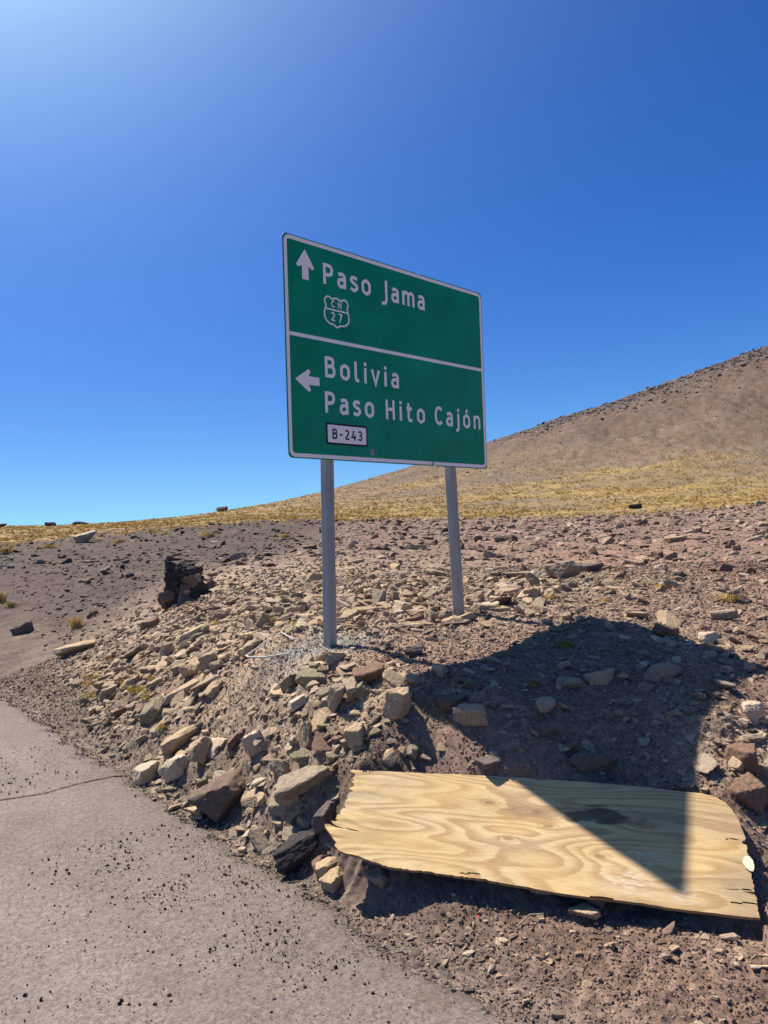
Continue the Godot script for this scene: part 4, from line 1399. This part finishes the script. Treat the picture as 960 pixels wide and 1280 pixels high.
func build_stones() -> void:
	var r := RandomNumberGenerator.new()
	r.seed = 41
	var all := []       # [apparent size, x, z, size, tone name, variant, turn, tilt, slab?]
	var tones := ["tan", "tan", "grey tan", "tan", "pale", "grey tan", "tan", "reddish", "grey tan", "olive"]
	# slabs and blocks of the rubble
	for n in 17000:
		var d := 2.6 + 13.4 * pow(r.randf(), 1.25)
		var az := deg_to_rad(r.randf_range(-31.0, 30.0))
		var x := sin(az) * d
		var z := -cos(az) * d
		var b := bank(x, z)
		if r.randf() > 0.10 + 0.9 * b * b:
			continue
		var s := clampf((0.026 + 0.0030 * d) * pow(r.randf() + 0.010, -0.50), 0.02, 0.06 + 0.12 * b * smooth(12.0, 6.0, d) + 0.03 * b)
		all.append([s / d, x, z, s, b, d])
	# stones strewn over the ground behind and to the right
	for n in 20000:
		var d := 3.0 + 45.0 * pow(r.randf(), 1.5)
		var az := deg_to_rad(r.randf_range(-31.0, 31.0))
		var x := sin(az) * d
		var z := -cos(az) * d
		var s := clampf((0.011 + 0.0019 * d) * pow(r.randf() + 0.012, -0.5), 0.01, 0.4)
		all.append([s / d, x, z, s, 0.0, d])
	all.sort_custom(func(a, b): return a[0] > b[0])
	var taken := 0
	var near_list := []
	var xf := {}
	for a in all:
		var x: float = a[1]
		var z: float = a[2]
		var s: float = a[3]
		var uv := road_uv(x, z)
		if uv.x - edge_u(uv.y) < 0.02 + s * 0.5 or on_ply(x, z, s * 0.5):
			continue
		if Vector2(x + 0.43, z + 5.56).length() < 0.09 + s * 0.6 or Vector2(x - 0.6, z + 6.57).length() < 0.07 + s * 0.5:
			continue
		if s > 0.03 and Vector2(x + 0.93, z + 5.95).length() < 0.34 or s > 0.05 and Vector2(x + 0.9, z + 5.8).length() < 0.5:
			continue
		# the near gravel heap and the dirt in front of the sheet carry few stones
		if s > 0.05 and (bump(x, z, -0.5, -5.6, 0.42) > 0.4 or bump(x, z, -4.9, -10.3, 0.9) > 0.5):
			continue
		if s > 0.03 and uv.y > 4.6 and uv.x < 0.12 + 0.16 * (uv.y - 4.6):
			continue
		if s > 0.045 and uv.x < 0.75 and uv.y < 1.15:
			continue
		if x < -2.0 and a[5] > 9.0 and a[4] < 0.25 and s > 0.09 and r.randf() < 0.5:
			continue
		var y := ground(x, z)
		var pos := Vector3(x, y, z)
		var slabby := r.randf() < 0.55
		var long := r.randf_range(0.8, 1.35)
		var size := Vector3(s * long, s * (r.randf_range(0.16, 0.32) if slabby else r.randf_range(0.35, 0.62)), s * r.randf_range(0.6, 0.95))
		var tone: String = tones[r.randi() % tones.size()]
		if a[4] < 0.25:
			tone = ["tan", "pale", "grey tan", "tan", "reddish", "brown"][r.randi() % 6]
			if x < -2.0 and a[5] > 9.0:
				tone = ["mauve", "grey tan", "brown", "reddish", "brown"][r.randi() % 5]
		var b := slope_basis(x, z, maxf(0.1, s)) * Basis(Vector3.UP, r.randf() * TAU) * Basis(Vector3.BACK, r.randfn() * (0.24 if slabby else 0.4)) * Basis(Vector3.RIGHT, r.randfn() * 0.2)
		var t := Transform3D(b * Basis.from_scale(size), pos + Vector3(0, size.y * (0.5 - r.randf_range(0.2, 0.47)), 0))
		if taken < 236 and on_screen(pos, -4.0):
			near_list.append([t, size, tone, pos, slabby, r.randi() % rocks.size()])
			taken += 1
		else:
			var k := r.randi() % (rocks.size() if a[0] > 0.012 else pebbles.size())
			var key := ("near %d" if a[0] > 0.012 else "small %d") % (k % 5)
			if not xf.has(key):
				xf[key] = []
			xf[key].append([t, M[tone].albedo_color.srgb_to_linear().lerp(soil(x, z, y) * 1.15, 0.35) * r.randf_range(0.75, 1.15)])
	name_stones(near_list)
	# the many smaller ones
	var rest := thing("rubble")
	tag(rest, "loose smaller rubble strewn over the bank and the flat behind", "rubble", "", "stuff")
	for key in xf:
		scatter("stones", rocks[int(key.right(1)) * 2] if key.begins_with("near") else pebbles[int(key.right(1))], xf[key], M.loose, rest)
	# gravel and grit
	xf = {}
	for n in 150000:
		var d := 2.2 + 9.0 * pow(r.randf(), 1.3)
		var az := deg_to_rad(r.randf_range(-30.0, 30.0))
		var x := sin(az) * d
		var z := -cos(az) * d
		var uv := road_uv(x, z)
		if uv.x - edge_u(uv.y) < -0.03 or on_ply(x, z, -0.07):
			continue
		var s := (0.0022 + 0.0007 * d) * pow(r.randf() + 0.02, -0.38)
		var g := bump(x, z, -0.5, -5.6, 0.36)
		var c := soil(x, z, 0.5).lerp(Color(0.40, 0.30, 0.21), pow(r.randf(), 2.2))
		if r.randf() < 0.05:
			c = Color(0.15, 0.115, 0.105)
		c = c.lerp(Color(0.27, 0.25, 0.225), g)
		if g > 0.3:
			s = minf(s, 0.012)
		var k := r.randi() % pebbles.size()
		if not xf.has(k):
			xf[k] = []
		var b := Basis.from_euler(Vector3(r.randf() * TAU, r.randf() * TAU, r.randf() * TAU)) * Basis.from_scale(Vector3(s * 1.2, s * r.randf_range(0.5, 0.9), s))
		xf[k].append([Transform3D(b, Vector3(x, ground(x, z) + s * 0.08, z)), c * r.randf_range(0.8, 1.25)])
	rest = thing("gravel")
	tag(rest, "fine gravel and grit covering the bank and the verge", "gravel", "", "stuff")
	for k in xf:
		scatter("grit", pebbles[k], xf[k], M.loose, rest)
	# dark crumbs on the asphalt, in drifts
	xf = {}
	for n in 60000:
		var u := -2.8 * pow(r.randf(), 1.3)
		var v := r.randf_range(-1.6, 6.5)
		var dens := 0.010 + 1.2 * bump(u, v, -0.48, 2.4, 0.34) + 1.0 * bump(u, v, -0.36, 1.7, 0.3) + 0.8 * bump(u, v, -0.3, 0.9, 0.35) + 0.4 * bump(u, v, -0.75, 1.2, 0.6) + 0.5 * bump(u, v, -0.8, 4.7, 0.7) + 0.45 * bump(u, v, -0.5, -0.5, 0.45) + 0.8 * exp(-pow(u / 0.05, 2.0))
		dens *= clampf(0.6 + 1.3 * broad.get_noise_2d(u * 2.4, v * 2.4), 0.0, 1.4)
		if r.randf() > dens * 0.9:
			continue
		var p := road_xz(u + edge_u(v), v)
		var s := minf(0.0031 * pow(r.randf() + 0.012, -0.42), 0.014)
		var k := r.randi() % pebbles.size()
		if not xf.has(k):
			xf[k] = []
		var c := Color(0.045, 0.04, 0.04).lerp(Color(0.12, 0.10, 0.095), r.randf())
		if r.randf() < 0.06:
			c = Color(0.35, 0.29, 0.23)
		xf[k].append([Transform3D(Basis.from_euler(Vector3(r.randf() * TAU, r.randf() * TAU, 0)) * Basis.from_scale(Vector3(s * 1.15, s * 0.8, s)), Vector3(p.x, s * 0.28, p.y)), c])
	rest = thing("road_crumbs")
	tag(rest, "dark crumbs of tar and grit scattered on the asphalt", "gravel", "", "stuff")
	for k in xf:
		scatter("crumbs", pebbles[k], xf[k], M.loose, rest)
	# stones and ledges on the hill's crest
	xf = {}
	for n in 20000:
		var z := -r.randf_range(95.0, 182.0)
		var x := r.randf_range(8.0, 100.0) * -z / 170.0
		var w := smooth(120.0, 176.0, -z) * smooth(6.0, 45.0, x * 170.0 / -z)
		if r.randf() > 0.008 + w * w * w:
			continue
		var s := 0.17 * pow(r.randf() + 0.01, -0.40)
		var k := r.randi() % pebbles.size()
		if not xf.has(k):
			xf[k] = []
		var c := Color(0.19, 0.15, 0.135).lerp(Color(0.42, 0.36, 0.30), pow(r.randf(), 1.8))
		xf[k].append([Transform3D(Basis.from_euler(Vector3(r.randf_range(-0.4, 0.4), r.randf() * TAU, r.randf_range(-0.4, 0.4))) * Basis.from_scale(Vector3(s * 1.3, s * 0.6, s)), Vector3(x, ground(x, z) + s * 0.1, z)), c])
	rest = thing("crest_rocks")
	tag(rest, "broken rocks strewn along the crest of the hill", "rocks", "", "stuff")
	for k in xf:
		scatter("rocks", pebbles[k], xf[k], M.loose, rest)


func scatter(called: String, mesh: Mesh, list: Array, m: Material, parent: Node) -> void:
	var mm := MultiMesh.new()
	mm.transform_format = MultiMesh.TRANSFORM_3D
	mm.use_colors = true
	mm.mesh = mesh
	mm.instance_count = list.size()
	for i in list.size():
		mm.set_instance_transform(i, list[i][0])
		mm.set_instance_color(i, list[i][1])
	var o := MultiMeshInstance3D.new()
	o.name = called
	o.multimesh = mm
	o.material_override = m
	o.set_meta("kind", "stuff")
	parent.add_child(o, true)


# the larger loose stones, each with words that find it
func name_stones(list: Array) -> void:
	var groups := {}
	for a in list:
		var size: Vector3 = a[1]
		var pos: Vector3 = a[3]
		var s := seen(pos)
		var best := 0
		var bd := 1e9
		for i in LANDMARKS.size():
			var l := seen(Vector3(LANDMARKS[i][1], ground(LANDMARKS[i][1], LANDMARKS[i][2]), LANDMARKS[i][2]))
			var d := Vector2(s.x - l.x, s.y - l.y).length()
			if d < bd:
				bd = d
				best = i
		var l := seen(Vector3(LANDMARKS[best][1], ground(LANDMARKS[best][1], LANDMARKS[best][2]), LANDMARKS[best][2]))
		var dx := s.x - l.x
		var dy := s.y - l.y
		var side := "left of" if dx < 0.0 else "right of"
		if absf(dy) > absf(dx) * 0.8:
			side = "behind" if dy < 0.0 else "in front of"
		var big := "large" if size.x > 0.17 else ("mid-sized" if size.x > 0.11 else "small")
		var shape := "flat slab" if a[4] else "chunky stone"
		var words: String = {"grey tan": "grey-tan", "pale": "cream"}.get(a[2], a[2])
		var key := "%s %s %s|%s %s" % [big, words, shape, side, LANDMARKS[best][0]]
		if not groups.has(key):
			groups[key] = []
		groups[key].append([bd, a])
	var nth := ["nearest", "second nearest", "third nearest", "fourth nearest", "fifth nearest", "sixth nearest", "seventh nearest", "eighth nearest", "ninth nearest", "tenth nearest", "eleventh nearest", "twelfth nearest", "thirteenth nearest", "fourteenth nearest", "fifteenth nearest", "sixteenth nearest"]
	for key in groups:
		var g: Array = groups[key]
		g.sort_custom(func(a, b): return a[0] < b[0])
		var part: PackedStringArray = key.split("|")
		for i in g.size():
			var a: Array = g[i][1]
			var label := "%s %s" % [part[0], part[1]]
			if g.size() > 1:
				label = "%s %s %s" % [nth[mini(i, 15)], part[0], part[1]]
			var o := put("flat_stone" if a[4] else "stone", rocks[a[5]], M[a[2]])
			o.transform = a[0]
			tag(o, label, "flat stone" if a[4] else "stone", "loose stones of the rubble")


# ---------------------------------------------------------------- grass

# a tuft of thin bent blades, about 1 across
func tuft_mesh(seed_: int, blades: int, wide: float, steps: int, tall := 0.6) -> ArrayMesh:
	var r := RandomNumberGenerator.new()
	r.seed = seed_
	var st := st_new()
	for i in blades:
		var a := r.randf() * TAU
		var out := Vector3(cos(a), 0, sin(a))
		var root := out * 0.24 * sqrt(r.randf())
		var lean := r.randf_range(0.05, 0.42)
		var h := tall * r.randf_range(0.55, 1.0)
		var side := out.cross(Vector3.UP) * wide * r.randf_range(0.6, 1.2)
		var tone := r.randf_range(0.7, 1.2)
		var c := Color(tone, tone * r.randf_range(0.93, 1.0), tone * r.randf_range(0.8, 1.05))
		var prev := root
		for k in steps:
			var t := (k + 1.0) / steps
			var p := root + out * lean * t * t + Vector3.UP * h * t * (1.0 - 0.25 * t)
			var w0 := 1.0 - k / float(steps)
			var w1 := 1.0 - t
			var n := (out + Vector3.UP * 0.6).normalized()
			st.set_color(c)
			tri(st, prev - side * w0, prev + side * w0, p + side * w1, n)
			if w1 > 0.0:
				tri(st, prev - side * w0, p + side * w1, p - side * w1, n)
			prev = p
	return st.commit()


func grass_mat(c: Color) -> StandardMaterial3D:
	var m := M.grass.duplicate() as StandardMaterial3D
	m.albedo_color = c.linear_to_srgb()
	return m


func build_tufts() -> void:
	var near := [tuft_mesh(1, 150, 0.016, 3), tuft_mesh(2, 130, 0.018, 3), tuft_mesh(3, 160, 0.015, 3)]
	var straw := grass_mat(Color(0.55, 0.42, 0.17))
	var green := grass_mat(Color(0.44, 0.39, 0.11))
	var ochre := grass_mat(Color(0.60, 0.41, 0.11))
	var shrub := grass_mat(Color(0.11, 0.12, 0.05))
	# label, x, z, width, height share, colour
	for q in [
		["round straw tuft at the left margin of the rubble", -4.98, -12.28, 0.26, 1.2, straw],
		["pale straw tuft at the picture's left edge, farther of two", -8.72, -17.35, 0.36, 1.3, straw],
		["greenish straw tuft at the picture's left edge, nearer of two", -7.95, -16.23, 0.30, 0.6, green],
		["yellow-green tuft above the greenish leaning slab", -2.30, -7.15, 0.16, 0.7, green],
		["low yellow-green tuft just above the greenish slab's left side", -2.42, -7.3, 0.18, 0.5, green],
		["low straw tuft left in the bank, nearest the road's far bend", -3.35, -8.73, 0.2, 0.5, straw],
		["small ochre tuft in the rubble above the low straw tuft", -3.32, -9.29, 0.16, 0.5, ochre],
		["tiny olive tuft among slabs, left of the standing shield-shaped rock", -2.46, -7.65, 0.10, 0.7, green],
		["thin straw tuft among the slabs on the bank's left part", -3.28, -8.41, 0.18, 0.5, straw],
		["straw tuft beside the low slabs on the left bank", -2.61, -7.66, 0.18, 0.6, straw],
		["broad flat olive tuft at the bank's left foot", -3.02, -7.93, 0.26, 0.45, green],
		["small olive tuft right of the broad flat olive tuft", -2.26, -7.34, 0.14, 0.6, green],
		["yellow-green tuft growing over the greenish leaning slab's top", -2.12, -6.75, 0.18, 0.6, green],
		["flat yellow tuft behind the bent frame, left of two", -1.10, -7.28, 0.22, 0.35, green],
		["flat bright yellow tuft behind the bent frame, right of two", -0.77, -6.58, 0.15, 0.4, ochre],
		["small ochre tuft left of the flat yellow tufts", -1.80, -8.13, 0.15, 0.4, ochre],
		["pale bunch of grass on the far left flat, nearer the edge", -18.4, -37.2, 0.9, 0.5, straw],
		["pale bunch of grass on the far left flat, left of the pale boulder", -17.2, -39.2, 0.9, 0.5, straw],
		["pale bunch of grass right of the pale far boulder", -14.0, -40.2, 0.7, 0.5, straw],
		["wide straw bunch at the near border of the grass slope", -8.95, -38.9, 1.0, 0.5, straw],
		["straw bunch on the flat left of the near post", -4.41, -33.6, 0.6, 0.5, straw],
		["small olive tuft between the two sign posts", 0.12, -9.09, 0.13, 0.8, green],
		["ochre tuft at the foot of the stone heap, leftmost of three", 1.14, -7.18, 0.15, 0.6, ochre],
		["ochre tuft at the foot of the stone heap, middle of three", 1.52, -7.16, 0.15, 0.5, ochre],
		["tiny yellow tuft at the foot of the stone heap, rightmost of three", 1.92, -6.83, 0.10, 0.7, ochre],
		["flat golden tuft on the flat right of the stone heap", 2.70, -7.61, 0.17, 0.5, ochre],
		["olive tuft just behind the flat golden tuft", 2.62, -7.95, 0.13, 0.5, green],
		["wide golden tuft on the reddish ground at right", 3.02, -6.82, 0.24, 0.5, ochre],
		["shaded tuft in the upper left of the sign's shadow", 1.16, -5.14, 0.13, 0.6, green],
		["shaded small tuft in the middle of the sign's shadow", 0.80, -4.42, 0.10, 0.6, green],
		["tiny golden tuft left of the shadow's left corner", 0.30, -4.72, 0.07, 0.5, ochre],
		["olive tuft low on the bank under the greenish slab", -1.78, -5.99, 0.12, 0.7, green],
		["dark green shrub at the picture's right edge on the flat", 8.95, -17.9, 0.34, 0.9, shrub],
	]:
		var o := put("shrub" if q[5] == shrub else "grass_tuft", near[rng.randi() % 3], q[5])
		var s: float = q[3] * 1.5
		o.transform = Transform3D(Basis(Vector3.UP, rng.randf() * TAU) * Basis.from_scale(Vector3(s, s * q[4], s)), Vector3(q[1], ground(q[1], q[2]) - 0.005, q[2]))
		tag(o, q[0], "shrub" if q[5] == shrub else "grass tuft", "" if q[5] == shrub else "dry grass tufts")


func build_far_grass() -> void:
	var kinds := [tuft_mesh(11, 18, 0.07, 1, 0.5), tuft_mesh(12, 16, 0.08, 1, 0.45), tuft_mesh(13, 20, 0.06, 1, 0.55)]
	var r := RandomNumberGenerator.new()
	r.seed = 99
	var xf := {}
	for n in 110000:
		var d := 44.0 + 145.0 * pow(r.randf(), 1.1)
		var az := deg_to_rad(r.randf_range(-31.0, 31.0))
		var x := sin(az) * d
		var z := -cos(az) * d
		var edge := 50.0 + 10.0 * broad.get_noise_2d(x * 0.35 + 9.0, z * 0.35) + 6.0 * smooth(-10.0, -40.0, x)
		if d < edge + r.randf_range(-6.0, 3.0):
			continue
		var h := ground(x, z)
		var up := h + 5.0 * broad.get_noise_2d(x * 0.03, z * 0.05)
		var thin := lerpf(1.0, 0.45, smooth(3.4, 10.0, up) * smooth(-30.0, 5.0, x)) * (1.0 - 0.75 * smooth(150.0, 172.0, -z) * smooth(5.0, 40.0, x))
		thin *= 1.0 - 0.7 * smooth(0.12, 0.45, broad.get_noise_2d(x * 0.06 + 3.0, z * 0.16))
		thin *= clampf(0.75 + 1.6 * broad.get_noise_2d(x * 0.12 + 20.0, z * 0.2), 0.15, 1.2)
		if r.randf() > thin:
			continue
		var c := Color(0.50, 0.365, 0.15).lerp(Color(0.32, 0.235, 0.15), smooth(3.4, 9.0, up) * smooth(-30.0, 5.0, x) * r.randf_range(0.6, 1.0))
		c = c.lerp(Color(0.60, 0.48, 0.26), 0.5 * r.randf() * r.randf()) * r.randf_range(0.85, 1.15)
		var s := r.randf_range(0.22, 0.46)
		var k := r.randi() % 3
		if not xf.has(k):
			xf[k] = []
		xf[k].append([Transform3D(Basis(Vector3.UP, r.randf() * TAU) * Basis.from_scale(Vector3(s, s * r.randf_range(0.6, 0.95), s)), Vector3(x, h - 0.02, z)), c])
	var rest := thing("dry_grass")
	tag(rest, "yellow bunch grass covering the slope behind", "grass", "", "stuff")
	for k in xf:
		scatter("grass", kinds[k], xf[k], M.grass, rest)


# ---------------------------------------------------------------- twigs and a red scrap

func build_scraps() -> void:
	var dry := mat(Color(0.42, 0.33, 0.22), 0.9)
	for q in [
		["pale dry twig lying below the big brown boulder's right end", [-0.86, -4.33], [-0.83, -4.40], [-0.815, -4.49]],
		["pale dry twig standing among the cream rocks at the road edge", [-1.80, -5.53], [-1.815, -5.60], [-1.82, -5.70]],
		["thin pale twig on the dirt in front of the plywood", [0.46, -3.14], [0.52, -3.17], [0.57, -3.15]],
	]:
		var path := PackedVector3Array()
		for k in 3:
			path.append(Vector3(q[k + 1][0], ground(q[k + 1][0], q[k + 1][1]) + 0.008 + 0.012 * k, q[k + 1][1]))
		var st := st_new()
		tube(st, path, 0.0035, 5)
		tag(put("twig", st.commit(), dry), q[0], "twig")
	var red := mat(Color(0.42, 0.02, 0.025), 0.6)
	for q in [["small crumpled red scrap on the rocks above the big brown boulder", -1.273, -5.19, 0.030], ["tiny red chip on the dirt in front of the plywood", 0.312, -3.21, 0.008]]:
		var st := st_new()
		var s: float = q[3]
		var p := []
		for k in 7:
			var a := TAU * k / 7.0
			p.append(Vector3(cos(a) * s, s * (0.35 + 0.3 * sin(a * 2.0 + 1.0)), sin(a) * s * 0.7))
		for k in 7:
			var n := (k + 1) % 7
			tri(st, Vector3(0, s * 0.75, 0), p[k], p[n], Vector3.UP)
			tri(st, Vector3(0, -s * 0.2, 0), p[k], p[n], Vector3.DOWN)
		var o := put("scrap", st.commit(), red)
		o.position = Vector3(q[1], ground(q[1], q[2]) + s * 0.9, q[2])
		tag(o, q[0], "litter")
